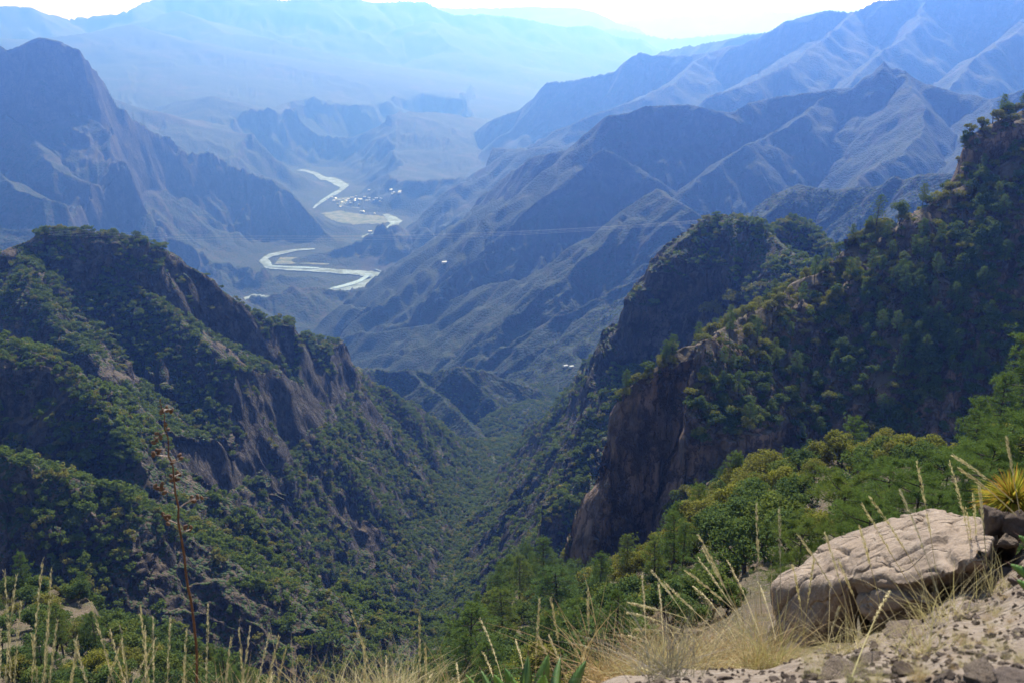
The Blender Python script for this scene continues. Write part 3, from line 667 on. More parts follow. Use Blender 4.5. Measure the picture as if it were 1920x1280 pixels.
# ---- the 300 nearest oaks and pines of the near slopes are things, the rest one mass
def pick_kinds(pts,g,slope_name):
    n=len(pts); q=fbm(pts[:,0]/45.,pts[:,1]/45.,3); u=g.random(n); r=np.hypot(pts[:,0],pts[:,1]); az=np.degrees(np.arctan2(pts[:,0],pts[:,1]))
    kind=np.full(n,0)
    if slope_name=='rs':
        rel=np.array([ (HORmaxAt(a,b)) for a,b in pts[:,:2]])   # closeness to the skyline
        crest=sm(.10,.02,rel)
        kind=np.where(u<.05+.09*(q>.1),8,0); kind=np.where((kind==0)&(g.random(n)<.12+.75*crest),4,kind); kind=np.where((kind!=8)&(g.random(n)<.28),12,kind)
    else:
        yel=sm(150,200,r)*sm(3,9,az)
        kind=np.where(u<.03+.06*(az<6)*(az>-12)+.04*(az>22)*(r<150),8,0); kind=np.where((kind==0)&(g.random(n)<.2+.65*yel),4,kind); kind=np.where((kind!=8)&(g.random(n)<.30),12,kind)
    return kind
SKY=np.array([np.max(ANG[i][(RH[i]>300)&(RH[i]<650)]) if ((RH[i]>300)&(RH[i]<650)).any() else 0 for i in range(nc)])
def HORmaxAt(a,b):
    i=col_of(math.atan2(a,b)); return SKY[i]-math.atan2(ground(a,b),math.hypot(a,b))
k_rs=pick_kinds(pts_rs,g,'rs'); k_gr=pick_kinds(pts_gr,g,'gr')
print('kinds',time.time()-T0)
PINES=[];OAKS=[];BUSH=[]
allp=np.concatenate([pts_rs,pts_gr]); allk=np.concatenate([k_rs,k_gr]); src=np.r_[np.zeros(len(pts_rs)),np.ones(len(pts_gr))]
rr_=np.linalg.norm(allp,axis=1); az_=np.degrees(np.arctan2(allp[:,0],allp[:,1]))
# keep the tops clear where the photo looks through them
def screen(p):
    yy=p[...,1]*CP-p[...,2]*SP; uu=p[...,1]*SP+p[...,2]*CP
    return 960+FOC*p[...,0]/yy, 640-FOC*uu/yy
sx,sy=screen(allp)
infr=(sx>-40)&(sx<1960)&(sy>-20)&(sy<1420)
scl=g.uniform(.45,1.15,len(allp)); scl=np.where(allk==8,g.uniform(.55,1.1,len(allp)),scl)
thing=np.zeros(len(allp),bool)
n_explicit_pine=CFG.get('NEP',24)
for kk,lim in ((8,296-n_explicit_pine),(0,148),(4,148),(12,290)):
    w=np.nonzero((allk==kk)&infr)[0]; size=scl[w]*{8:13.5,0:7.5,4:7.,12:2.6}[kk]/rr_[w]; w=w[np.argsort(-size)][:lim]; thing[w]=True
rest=~thing
pickk=allk+g.integers(0,4,len(allp))
woods('woods','oak and pine wood covering the right ridge and the near slope',allp[rest],scl[rest],pickk[rest],C_MID,53)
def split_proto(name,wood,lf,mw,ml,trunk_name='trunk'):
    r_={}
    if wood.n: r_['trunk']=wood.mesh(name+'_trunk',mw,True)
    r_['crown']=lf.mesh(name+'_crown',ml); return r_
SP_DARK=[split_proto('oak',*broadleaf(200+i,7.5,4.0,2100,.40,11),M_BARK,M_OAKD) for i in range(4)]
SP_OLIVE=[split_proto('oak',*broadleaf(220+i,7.0,3.6,2100,.34,11),M_BARK,M_OAKY) for i in range(4)]
SP_PINE=[split_proto('pine',*pine(240+i,13.5,3.4,520,16,.50,.055,bare=.33),M_BARK,M_PINE) for i in range(4)]
SP_NEAR=[split_proto('pine',*pine(300+i,7.5,2.9,950,30,.26,.016,bare=.12),M_BARK,M_PINE) for i in range(3)]
BUSHM=[broadleaf(260+i,2.6,2.0,900,.22,7,trunk=False)[1].mesh('bush',(M_OAKY if i%2 else M_OAKD)) for i in range(4)]
def tree_thing(name,cat,sp,loc,s,rz,label,group=None,sz=None):
    e=bpy.data.objects.new(name,None); COL.objects.link(e); e.location=loc; e.scale=(s,s,sz or s); e.rotation_euler=(0,0,rz); e.empty_display_size=.5
    e['label']=label; e['category']=cat
    if group: e['group']=group
    for k,me in sp.items():
        c=bpy.data.objects.new(k,me); COL.objects.link(c); c.parent=e
    return e
ORD=g.permutation(len(allp))
def place_word(x_,y_,z_,px,py):
    if src_i==0: return 'on the dark ridge behind the cliff'
for q in np.nonzero(thing)[0]:
    p=allp[q]; kk=allk[q]; v=pickk[q]-kk; rz=float(g.uniform(0,6.28)); on_ridge=src[q]==0
    az=az_[q]; where_s='on the shaded ridge above the cliff' if on_ridge else ('on the slope below the cliff' if az<9 else 'on the near slope right of the cliff foot')
    if kk==8: tree_thing('pine_tree','pine tree',SP_PINE[v],p,scl[q],rz,'green pine '+where_s,'pines '+where_s)
    elif kk==0: tree_thing('oak_tree','oak tree',SP_DARK[v],p,scl[q],rz,'dark green oak '+where_s,'dark oaks '+where_s)
    elif kk==4: tree_thing('oak_tree','oak tree',SP_OLIVE[v],p,scl[q],rz,'yellowish olive oak '+where_s,'olive oaks '+where_s)
    else:
        o=link('bush',BUSHM[v],label=('olive' if v%2 else 'dark green')+' low bush '+where_s,category='bush',group=('olive' if v%2 else 'dark')+' bushes '+where_s)
        o.location=p; o.scale=(scl[q],)*3; o.rotation_euler=(0,0,rz)
def pine_at(px,py_top,r,label,kind='mid',wide=1.,v=0,name='pine_tree'):
    (x_,y_,z_),pyb=on(px,r); a,b,c=ray(px,py_top); zt=c*math.hypot(x_,y_); h=max(zt-z_,2.)
    hh=13.5 if kind=='mid' else 7.5; sp=(SP_PINE if kind=='mid' else SP_NEAR)[v%(4 if kind=='mid' else 3)]
    print('pine',label[:40],'h=%.1f base row %.0f'%(h,pyb))
    return tree_thing(name,'pine tree',sp,(x_,y_,z_),h/hh*wide,v*1.7,label,None,sz=h/hh)
def pine_on(px,py_base,py_top,label,wide=1.,v=0,dr=0.):
    hh_=hit(px,py_base); r=hh_[3]+dr; return pine_at(px,py_top,r,label,'mid',wide,v)
SP_THIN=split_proto('pine',*pine(277,15.,3.2,110,14,.6,.12,bare=.30),M_BARK,M_PINE)
h_=hit(1640,447); (x_,y_,z_),_=on(1640,h_[3]+2); zt=ray(1640,366)[2]*math.hypot(x_,y_)
tree_thing('pine_tree','pine tree',SP_THIN,(x_,y_,z_),(zt-z_)/15.*1.1,1.,'tall thin lone pine standing on the ridge skyline against the blue mountain',sz=(zt-z_)/15.)
pine_at(1900,607,165,'tall pine with a bare lower trunk near the right edge',v=0,wide=1.05)
pine_at(1858,700,140,'slender pine just left of the tall one at the right edge',v=2,wide=.9)
pine_at(1815,745,125,'small pine left of the slender pine near the right edge',v=3,wide=.9)
pine_at(943,1104,205,'round crowned pine above the tall grass stalks below the cliff',v=1,wide=1.35)
pine_at(883,1143,170,'lowest pine left of the round crowned one above the grass stalks',v=2,wide=1.3)
pine_at(1018,1012,300,'dark leaning pine just left of the cliff foot',v=3)
pine_at(974,1042,270,'pine behind the round crowned pine left of the cliff',v=0)
pine_at(1045,1066,205,'wide flat topped pine at the foot of the reddish cliff',v=1,wide=1.9)
pine_at(1384,1024,110,'small pine in front of the dark slope left of the boulder',v=2,wide=1.6)
for i,(px,pt,r,wd,lab) in enumerate([(1561,897,62,1.35,'big dark branched pine just behind the left end of the boulder'),(1639,862,66,1.3,'pine behind the middle of the boulder'),
  (1700,880,55,1.3,'bright green pine over the top of the boulder'),(1755,850,64,1.2,'pine behind the dry stalks right of the boulder middle'),
  (1820,828,58,1.3,'bushy pine left of the spiky yellow plant'),(1905,790,60,1.5,'pale green pine behind the spiky yellow plant at the right edge'),
  (1490,985,58,1.3,'low pine left of the boulder end'),(1610,940,50,1.2,'small low pine right behind the boulder rim'),(1860,880,45,1.2,'low pine directly behind the spiky yellow plant'),(1300,1050,90,1.5,'round low pine left of the straw grass tuft'),(1740,930,46,1.2,'short pine behind the high end of the boulder')]):
    pine_at(px,pt,r,lab,'near',wd,i)
def oak_on(px,py_base,py_top,label,sp,v,wide=1.):
    h_=hit(px,py_base); 
    if h_ is None: return
    (x_,y_,z_),_=on(px,h_[3]); c=ray(px,py_top)[2]; h=max(c*h_[3]-z_,2.)
    tree_thing('oak_tree','oak tree',sp[v],(x_,y_,z_),h/7.*wide,v,label,sz=h/7.)
oak_on(1685,420,377,'flat crowned tree beside the lone pine on the skyline',SP_DARK,1,1.1)
oak_on(1372,580,540,'bright green tree standing above the ridge left of the lone pine',SP_OLIVE,0,1.1)
oak_on(1335,610,560,'yellowish tree left of the bright green one on the ridge edge',SP_OLIVE,2,1.1)
oak_on(150,1215,1165,'bright green round tree at the lower left above the grass',SP_OLIVE,3,1.)
print('trees',time.time()-T0)
# ------------------------------------------------------------------ valley floor: river, town, road
def flat_ribbon(pts,dz,wid=None):
    """pts: (px,py,width in rows of the survey photo) on the floor at RIVZ"""
    c=np.array([PZ(a,b,RIVZ) for a,b,_ in pts]); w=np.array([q[2] for q in pts])
    n=14*len(pts); t=np.linspace(0,len(pts)-1,n); k=np.arange(len(pts))
    def cr(v):
        i=np.clip(t.astype(int),0,len(pts)-2); f=t-i; p=[v[np.clip(i+o,0,len(pts)-1)] for o in (-1,0,1,2)]
        return .5*(2*p[1]+(p[2]-p[0])*f+(2*p[0]-5*p[1]+4*p[2]-p[3])*f*f+(3*p[1]-p[0]-3*p[2]+p[3])*f**3)
    x_=cr(c[:,0]);y_=cr(c[:,1]);ww=np.interp(t,k,w)*(1+.30*noise2(t*1.3,t*0+w[0])+.25*noise2(t*5.3,t*0+w[0]))
    tx,ty=np.gradient(x_),np.gradient(y_); L=np.hypot(tx,ty); nx_,ny_=-ty/L,tx/L
    rr=np.hypot(x_,y_); depth=rr*rr/(1500.*FOC)          # metres of floor per photo row, seen this obliquely
    across=rr/FOC
    half=ww*.5*np.sqrt((ny_*depth)**2+(nx_*across)**2)
    half=np.maximum(half,6.)
    v=[];f=[]
    for i in range(n):
        v+=[(x_[i]-nx_[i]*half[i],y_[i]-ny_[i]*half[i],RIVZ+dz),(x_[i]+nx_[i]*half[i],y_[i]+ny_[i]*half[i],RIVZ+dz)]
    f=[(2*i,2*i+1,2*i+3,2*i+2) for i in range(n-1)]
    return v,f
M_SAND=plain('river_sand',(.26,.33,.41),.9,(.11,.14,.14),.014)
M_WATER=plain('river_water',(.30,.39,.48),.25,(.24,.28,.27),.01,spec=.6)
M_FIELD=plain('field_soil',(.17,.16,.10),.9,(.05,.08,.03),.016)
SANDS=[[(560,320,2),(575,322,3),(592,327,4),(604,334,5),(622,338,7),(636,345,10),(644,352,11),(634,361,9),(618,370,8),(606,378,7),(594,386,6),(588,392,4)],
 [(722,403,4),(734,410,10),(741,418,18),(735,426,18),(726,434,16),(712,440,14),(698,444,14),(684,448,8)],
 [(590,468,2),(560,470,4),(530,475,7),(507,481,9),(496,488,12),(500,496,10),(508,502,7),(540,505,6),(600,508,7),(640,511,8),(672,513,9),(700,517,14),(702,526,20),(676,535,20),(650,541,14),(620,546,8)],
 [(440,575,20),(478,567,26),(510,563,24),(540,556,12),(580,548,5)],[(765,280,2),(780,278,5),(792,277,4)],[(700,268,2),(722,268,2)]]
for q in SANDS:
    link('riverbed',mesh_from('riverbed',*flat_ribbon(q,5.),M_SAND),kind='structure',label='pale sand and gravel bed of the winding river')
for q in ([(626,543,5),(650,537,6),(672,530,8),(684,523,8),(694,517,6)],[(503,501,3),(540,503,3),(598,505,3)],[(600,380,3),(618,369,4),(632,360,4)],[(716,438,6),(730,430,8),(738,420,6)]):
    link('river',mesh_from('river',*flat_ribbon(q,8.),M_WATER),kind='structure',label='bright water of the river in its sandy bed')
for q in ([(640,372,10),(670,382,18),(700,388,14),(720,392,8)],[(620,398,14),(660,410,22),(700,414,18),(725,418,8)],[(520,490,14),(560,490,12),(620,494,8)]):
    link('farmland',mesh_from('farmland',*flat_ribbon(q,2.5),M_FIELD),kind='structure',label='green and brown fields beside the river')
link('dirt_road',mesh_from('dirt_road',*flat_ribbon([(686,498,1.5),(706,508,1.5),(724,515,1.5),(742,522,1.5)],9.),M_SAND),kind='structure',label='pale dirt road beside the river bend')
M_WHITE=plain('white_wall',(.55,.54,.52),.8,(.45,.43,.40),.5); M_ROOF=plain('metal_roof',(.52,.53,.55),.5,(.6,.6,.6),.5)
HOUSES=[(637,377),(641,381),(649,378),(646,383),(629,374),(634,384),(653,375),(660,376),(663,375),(668,374),(666,380),(672,376),(676,376),(684,374),(692,373),(693,377),(701,377),(713,381),(715,377),(740,364),(733,358),(750,360),(749,364),(736,366),(692,359),(678,398),(681,399),(702,402),(694,436),(626,378),(644,375),(656,381),(688,379),(665,384),(706,374),(658,386),(674,388),(622,372),(612,376),(638,389)]
wl=MB(); wl.add([(x_,y_,z_) for z_ in (-3,4.2) for x_,y_ in ((-7,-4.5),(7,-4.5),(7,4.5),(-7,4.5))],[(0,1,5,4),(1,2,6,5),(2,3,7,6),(3,0,4,7)]); WALL=wl.mesh('walls',M_WHITE)
rf=MB(); rf.add([(-7.8,-5.3,4.1),(7.8,-5.3,4.1),(7.8,5.3,4.1),(-7.8,5.3,4.1),(-7.8,0,6.8),(7.8,0,6.8)],[(0,1,5,4),(2,3,4,5),(1,2,5,5),(3,0,4,4),(0,3,2,1)]) if False else None
ROOF=mesh_from('roof',[(-7.8,-5.3,4.2),(7.8,-5.3,4.2),(7.8,5.3,4.2),(-7.8,5.3,4.2),(-7.8,0,6.8),(7.8,0,6.8)],[(0,1,5,4),(2,3,4,5),(1,2,5),(3,0,4),(0,3,2,1)],M_ROOF,False)
g=np.random.default_rng(77)
def house(x_,y_,z_,rz,s,label,group):
    e=bpy.data.objects.new('house',None); COL.objects.link(e); e.location=(x_,y_,z_); e.rotation_euler=(0,0,rz); e.scale=(s,s,s)
    e['label']=label; e['category']='house'
    if group: e['group']=group
    for nm,me in (('walls',WALL),('roof',ROOF)):
        c=bpy.data.objects.new(nm,me); COL.objects.link(c); c.parent=e
for a,b in HOUSES:
    x_,y_,_=PZ(a,b,RIVZ); z_=max(RIVZ,ground(x_,y_))
    if z_>RIVZ+30:
        h_=hit(a,b); x_,y_,z_=h_[:3] if h_ else (x_,y_,z_)
    house(x_,y_,z_+2.,g.uniform(0,3.14),g.uniform(1.0,1.9),'small white house of the town beside the river','houses of the valley town')
for (a,b,lab) in ((1060,690,'leftmost of two white farmhouses at the foot of the blue spur'),(1071,689,'rightmost of two white farmhouses at the foot of the blue spur'),(833,495,'lone white house on the slope right of the river bend')):
    h_=hit(a,b)
    if h_: house(h_[0],h_[1],h_[2]+1,.4,.75 if a>1000 else 1.3,lab,None)
# ------------------------------------------------------------------ wires across the canyon
M_WIRE=plain('aluminium_wire',(.70,.71,.73),.5,(.6,.6,.62),.01,spec=.5)
for k,(y0,y1,y2,lab) in enumerate(((431,441.5,412,'topmost of the four power lines spanning the canyon from the left hill'),(434,443.5,413,'second from the top of the four power lines spanning the canyon'),(437,446.5,415,'third from the top of the four power lines spanning the canyon'),(440,449.5,417,'lowest of the four power lines spanning the canyon'))):
    A0=np.array(P(92,y0,1086)); B0=np.array(P(1322,y2,948)); t=np.linspace(0,1,60)
    zt=P(700,y1,1000)
    pts=A0+(B0-A0)*t[:,None]
    tm=(zt[0]-A0[0])/(B0[0]-A0[0]); rm=np.hypot(*(A0+(B0-A0)*tm)[:2]); want=ray(700,y1)[2]*rm; have=(A0+(B0-A0)*tm)[2]
    pts[:,2]-=(have-want)*(4*t*(1-t))/(4*tm*(1-tm))
    mb=MB(); tube(mb,pts,.042,5); o=link('power_line',mb.mesh('power_line',M_WIRE,True),label=lab,category='power line')
# ------------------------------------------------------------------ rocks
def rock_mat(name,c1,c2,c3,sc=1.):
    m,nt,out=newmat(name); n=N(nt); pos=n('ShaderNodeTexCoord').outputs['Object']
    a=n.noise(pos,2.2*sc,6.,.65); b_=n.noise(pos,11*sc,6.,.7); c=n.noise(pos,60*sc,4.,.7)
    col=n.mix(n.rng(a,.35,.65),c1,c2); col=n.mix(n.rng(b_,.48,.68,0,.8),col,c3); col=n.mix(n.rng(c,.55,.75,0,.6),col,tuple(v*.45 for v in c2))
    vor=n('ShaderNodeTexVoronoi',{'Vector':n.math('ADD',0,0) if False else pos,'Scale':5.*sc},feature='DISTANCE_TO_EDGE')
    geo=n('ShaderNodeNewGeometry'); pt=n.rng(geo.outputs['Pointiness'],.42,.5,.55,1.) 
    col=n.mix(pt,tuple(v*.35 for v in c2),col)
    h=n.math('ADD',n.math('ADD',n.math('MULTIPLY',b_,.030/sc),n.math('MULTIPLY',c,.007/sc)),n.math('MULTIPLY',n.rng(n('ShaderNodeTexVoronoi',{'Vector':n('ShaderNodeVectorMath',{0:pos,1:n('ShaderNodeTexNoise',{'Vector':pos,'Scale':3.*sc}).outputs[1]},operation='ADD').outputs[0],'Scale':1.7*sc},feature='DISTANCE_TO_EDGE').outputs['Distance'],0.,.05),.014/sc))
    bp=n('ShaderNodeBump',{'Height':h,'Strength':1.,'Distance':1.})
    bs=n('ShaderNodeBsdfPrincipled',{'Base Color':col,'Roughness':.92,'Normal':bp.outputs[0]}); bs.inputs['Specular IOR Level'].default_value=.2
    nt.links.new(bs.outputs[0],out.inputs[0]); return m
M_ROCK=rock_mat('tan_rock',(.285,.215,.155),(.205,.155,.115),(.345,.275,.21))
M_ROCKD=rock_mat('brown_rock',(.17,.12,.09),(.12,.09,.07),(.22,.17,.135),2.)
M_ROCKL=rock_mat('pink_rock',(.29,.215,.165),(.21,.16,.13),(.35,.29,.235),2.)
def hull_mesh(groups,vox,disp,name,mat):
    bm=bmesh.new()
    for pts in groups:
        b2=bmesh.new()
        for p in pts: b2.verts.new(p)
        r=bmesh.ops.convex_hull(b2,input=b2.verts[:]); bmesh.ops.delete(b2,geom=list({v for v in r['geom_interior']+r['geom_unused'] if isinstance(v,bmesh.types.BMVert)}),context='VERTS')
        bmesh.ops.recalc_face_normals(b2,faces=b2.faces[:])
        me=bpy.data.meshes.new('t'); b2.to_mesh(me); b2.free(); bm.from_mesh(me); bpy.data.meshes.remove(me)
    me=bpy.data.meshes.new(name+'_src'); bm.to_mesh(me); bm.free()
    o=bpy.data.objects.new('t',me); COL.objects.link(o)
    md=o.modifiers.new('r','REMESH'); md.mode='VOXEL'; md.voxel_size=vox
    s_=o.modifiers.new('s','SMOOTH'); s_.factor=.5; s_.iterations=4
    dg=bpy.context.evaluated_depsgraph_get(); ev=o.evaluated_get(dg); m2=bpy.data.meshes.new_from_object(ev)
    bpy.data.objects.remove(o)
    n=len(m2.vertices); co=np.empty(n*3,np.float32); m2.vertices.foreach_get('co',co); co=co.reshape(-1,3)
    no=np.empty(n*3,np.float32); m2.vertex_normals.foreach_get('vector',no); no=no.reshape(-1,3)
    d=0
    for lam,am in disp:
        q=noise3(co[:,0]/lam+3,co[:,1]/lam+lam*50,co[:,2]/lam*1.5); d=d+am*q
    lam=disp[0][0]*.8; q=noise3(co[:,0]/lam+31,co[:,1]/lam,co[:,2]/lam*1.8); d=d-disp[0][1]*.55*np.exp(-(q/.045)**2)
    q=noise3(co[:,0]/lam*2.1+11,co[:,1]/lam*2.1,co[:,2]/lam*2.3); d=d-disp[0][1]*.30*np.exp(-(q/.05)**2)
    co=co+no*d[:,None]; m2.vertices.foreach_set('co',co.ravel()); m2.materials.clear(); m2.materials.append(mat)
    m2.polygons.foreach_set('use_smooth',np.ones(len(m2.polygons),bool)); m2.update(); m2.name=name; return m2
def lowered(pts,dz,dr=0.):
    out=[]
    for p in pts:
        r=math.hypot(p[0],p[1]); k=1+dr/r; out.append((p[0]*k,p[1]*k,p[2]+dz))
    return out
top=[P(*q) for q in ((1530,1034,5.9),(1575,1014,6.1),(1640,998,6.2),(1695,972,6.1),(1750,959,6.0),(1835,964,5.7),(1872,988,5.3))]
lip=[P(*q) for q in ((1600,1086,5.0),(1700,1097,4.72),(1790,1074,4.6),(1848,1040,4.6))]
slab=top+lip+lowered(top,-.55,.15)+[P(*q) for q in ((1610,1105,5.1),(1710,1118,4.85),(1800,1095,4.75),(1852,1062,4.75))]+[P(*q) for q in ((1640,1150,5.4),(1730,1150,5.3),(1810,1120,5.15))]
left=[P(*q) for q in ((1458,1108,5.4),(1468,1078,5.6),(1500,1058,5.75),(1532,1036,5.9),(1596,1086,5.02),(1612,1125,5.1),(1600,1198,5.12),(1505,1212,5.08),(1475,1190,5.2),(1462,1150,5.3))]; left+=lowered(left[:4],-.7,.5)
ledge=[P(*q) for q in ((1610,1120,4.95),(1660,1108,4.8),(1765,1112,4.7),(1745,1128,4.65),(1640,1150,4.8),(1660,1180,5.0),(1750,1160,4.95),(1700,1120,5.3))]
core=[P(*q) for q in ((1620,1110,5.5),(1840,1060,5.35),(1830,1110,5.4),(1640,1190,5.45),(1640,1100,6.),(1840,1020,5.6))]; core+=lowered(core,-.35)
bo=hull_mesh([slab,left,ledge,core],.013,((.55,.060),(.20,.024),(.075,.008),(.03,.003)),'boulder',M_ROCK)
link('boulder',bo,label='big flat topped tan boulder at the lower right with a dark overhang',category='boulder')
def stone_mesh(seed,mat,name='stone',vox=.07):
    g=np.random.default_rng(seed); p=g.normal(size=(16,3)); p/=np.linalg.norm(p,axis=1)[:,None]; p*=g.uniform(.75,1.05,(16,1))*np.array([1,.8,.6])
    return hull_mesh([p],vox,((.7,.10),(.3,.06),(.13,.025)),name,mat)
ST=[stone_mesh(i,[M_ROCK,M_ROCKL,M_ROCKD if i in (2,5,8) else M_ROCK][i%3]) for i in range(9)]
def stone_at(px,py,wpx,label,k,group=None,name='stone',flat=1.,dr=0,sink=.25):
    h_=hit(px,py+ (wpx*.2))
    if h_ is None or h_[3]>25: return
    r=h_[3]+dr; s=wpx*r/FOC/2
    o=link(name,ST[k%9],label=label,category=name)
    if group: o['group']=group
    x_,y_=h_[0]*r/h_[3],h_[1]*r/h_[3]
    o.location=(x_,y_,ground(x_,y_)+s*(.6-sink)*flat); o.scale=(s,s,s*flat); o.rotation_euler=(g.uniform(-.3,.3),g.uniform(-.3,.3),g.uniform(0,6.28)); return o
for (px,py,w_,k,lab,fl) in (
  (1872,1072,62,1,'pale rock with a shadowed underside right of the boulder',.7),(1905,1085,44,4,'orange tan stone right of the pale shadowed rock',.7),(1695,1252,72,8,'reddish brown stone on the bare ground below the boulder',.8),
  (1572,1240,150,0,'cracked flat grey rock at the bottom left of the bare ground',.35),(1630,1225,70,3,'flat rock slab behind the cracked grey rock',.4),(1650,1255,60,1,'tan rock between the cracked and the reddish brown stones',.6),(1845,1248,100,6,'wide low rock near the bottom right corner',.5),(1900,1262,90,1,'pale lumpy rock in the bottom right corner',.6),(1765,1222,34,5,'small dark reddish stone on the bare ground',.7),(1700,1165,110,3,'half buried pale slab under the boulder overhang',.3),(1820,1130,70,4,'flat half buried stone at the right of the overhang',.3)):
    stone_at(px,py,w_,lab,k,flat=fl)
for (px,py,r,s_,k,lab) in ((1866,975,5.15,.125,2,'dark angular rock under the spiky yellow plant'),(1914,985,5.1,.12,5,'dark rounded rock under the spiky yellow plant at the edge'),(1888,1018,5.0,.075,0,'small grey stone below the dark angular rock')):
    o=link('stone',ST[k],label=lab,category='stone'); o.location=P(px,py,r); o.scale=(s_,s_,s_*1.25); o.rotation_euler=(.2,.1,k)
for i in range(120):
    px=g.uniform(1440,1925); py=1285-(g.random()**1.2)*200*((px-1400)/520)
    stone_at(px,py,g.uniform(9,30),'small loose stone on the bare ground below the boulder',int(g.integers(0,9)),'small loose stones below the boulder',flat=g.uniform(.6,1.))
C_ST=proto_coll('pebble',ST)
pp=[]
for i in range(2400):
    px=g.uniform(1180,1960); py=g.uniform(1010,1330)
    h_=hit(px,py)
    if h_ and h_[3]<9: pp.append(h_[:3])
pp=np.array(pp); woods('gravel','loose gravel and pebbles on the bare ground',pp,g.uniform(.004,.017,len(pp))*(1+1.5*(g.random(len(pp))<.06)),np.where(g.random(len(pp))<.92,g.choice([0,1,3,4,6,7],len(pp)),g.integers(0,9,len(pp))),C_ST,61,tilt=.6)
# ------------------------------------------------------------------ dry grass
M_STRAW=leaf_mat('dry_grass',(.42,.33,.17),(.52,.43,.25),(.33,.30,.12),.35)
M_STRAWR=leaf_mat('rusty_grass',(.36,.22,.12),(.42,.28,.15),(.30,.24,.12),.35)
M_HEAD=leaf_mat('grass_seed_head',(.52,.41,.22),(.60,.50,.30),(.46,.36,.18),.4)
def blades(mb,n,L,w,spread,g,c=(0,0,0),droop=.6,r0=.05):
    a=g.uniform(0,6.28,n); q=g.uniform(0,1,n)**.7*spread; Ln=L*g.uniform(.45,1.1,n); dr=droop*g.uniform(.1,1,n)
    t=np.linspace(0,1,5)[None]; d=np.stack([np.cos(a),np.sin(a)],-1)
    hor=q[:,None]*Ln[:,None]*t+dr[:,None]*Ln[:,None]*t**2.2*.6
    z=Ln[:,None]*t*(1-.45*q[:,None])-dr[:,None]*Ln[:,None]*t**2.5*.55
    o=g.normal(size=(n,2))*r0
    x_=c[0]+o[:,:1]+d[:,:1]*hor; y_=c[1]+o[:,1:]+d[:,1:]*hor; z_=c[2]+z-.02
    b=g.uniform(0,6.28,n); sx_,sy_=np.cos(b)[:,None],np.sin(b)[:,None]; ww=w*np.array([1,.9,.75,.5,.12])[None]
    l=np.stack([x_-sx_*ww,y_-sy_*ww,z_],-1); r=np.stack([x_+sx_*ww,y_+sy_*ww,z_],-1)
    v=np.stack([l,r],2).reshape(n,10,3); base=(np.arange(n)*10)[:,None]
    f=np.concatenate([base+np.array([[2*i,2*i+1,2*i+3,2*i+2]]) for i in range(4)],0)
    mb.add(v.reshape(-1,3),f)
TU=[]
for i in range(6):
    gg=np.random.default_rng(400+i); mb=MB(); blades(mb,95,.40,.0015,.75,gg,droop=[.5,.9][i%2],r0=.045); TU.append(mb.mesh('tuft',[M_STRAW,M_STRAW,M_STRAWR][i%3]))
C_TU=proto_coll('grass_tuft',TU)
tp=[];ts=[]
def tufts(n,px0,px1,r0,r1,s0,s1):
    for i in range(n):
        px=g.uniform(px0,px1)
        if 840<px<1130: continue
        (x_,y_,z_),py=on(px,g.uniform(r0,r1))
        tp.append((x_,y_,z_)); ts.append(g.uniform(s0,s1))
tufts(150,-200,1150,3.4,5.2,.7,1.35); tufts(60,1100,1460,4.0,6.0,.7,1.2)
tufts(60,-200,1300,5.5,9.,.8,1.4)
for i in range(170):
    px=g.uniform(1460,1925); py=g.uniform(1085,1285); h_=hit(px,py)
    if h_ and h_[3]<8: tp.append(h_[:3]); ts.append(g.uniform(.08,.26))
tp=np.array(tp);ts=np.array(ts); woods('dry_grass','straw coloured dry bunch grass along the near ledge',tp,ts,g.integers(0,6,len(tp)),C_TU,62,tilt=.15)
# coarse grass and litter on the slope under the trees
d_g=np.where(gr,1,0)*(rc>8)*(rc<130)*sm(-.45,.1,fbm(cx_/9.,cy_/9.,3))*np.where(rc<40,1.6,.35)
pg,_,_=scatter(d_g,.4,21); print('slope grass',len(pg))
if len(pg)>30000: pg=pg[g.permutation(len(pg))[:30000]]
woods('dry_grass','dry grass and litter on the steep slope under the near trees',pg,g.uniform(.8,1.8,len(pg)),g.integers(0,6,len(pg)),C_TU,63,tilt=.2)
def specific_tuft(px,py,L,n,lab,mat=M_STRAW,w=.0015,spread=.8,lean=(0,0),droop=.6):
    h_=hit(px,py) ; 
    if h_ is None or h_[3]>14: (x_,y_,z_),_=on(px,5.)
    else: x_,y_,z_=h_[:3]
    mb=MB(); blades(mb,n,L,w,spread,np.random.default_rng(int(px)),droop=droop)
    o=link('grass_tuft',mb.mesh('grass_tuft',mat),label=lab,category='grass tuft'); o.location=(x_,y_,z_); o.rotation_euler=(lean[1],lean[0],0)
specific_tuft(1440,1225,.55,230,'big straw tuft against the left end of the boulder',spread=.9,lean=(-.35,0))
specific_tuft(1330,1235,.36,260,'rusty brown grass tuft left of the big straw tuft',M_STRAWR,spread=1.)
specific_tuft(1590,1225,.28,120,'yellow green grass tuft in front of the boulder',spread=1.)
specific_tuft(1690,1180,.26,90,'straw tuft under the middle of the overhang',spread=.8)
specific_tuft(1770,1165,.36,90,'tall straw tuft under the right end of the overhang',spread=.7,lean=(-.25,0))
specific_tuft(1855,1115,.30,60,'thin golden tuft at the right end of the boulder',spread=.45)
specific_tuft(1740,1225,.17,140,'low yellow green tuft on the bare ground',spread=1.1)
specific_tuft(1250,1270,.34,200,'pale grey brown tuft at the bottom edge left of the bare ground',leaf_mat('grey_grass',(.20,.17,.14),(.26,.22,.18),(.24,.17,.12),.25),spread=.9)
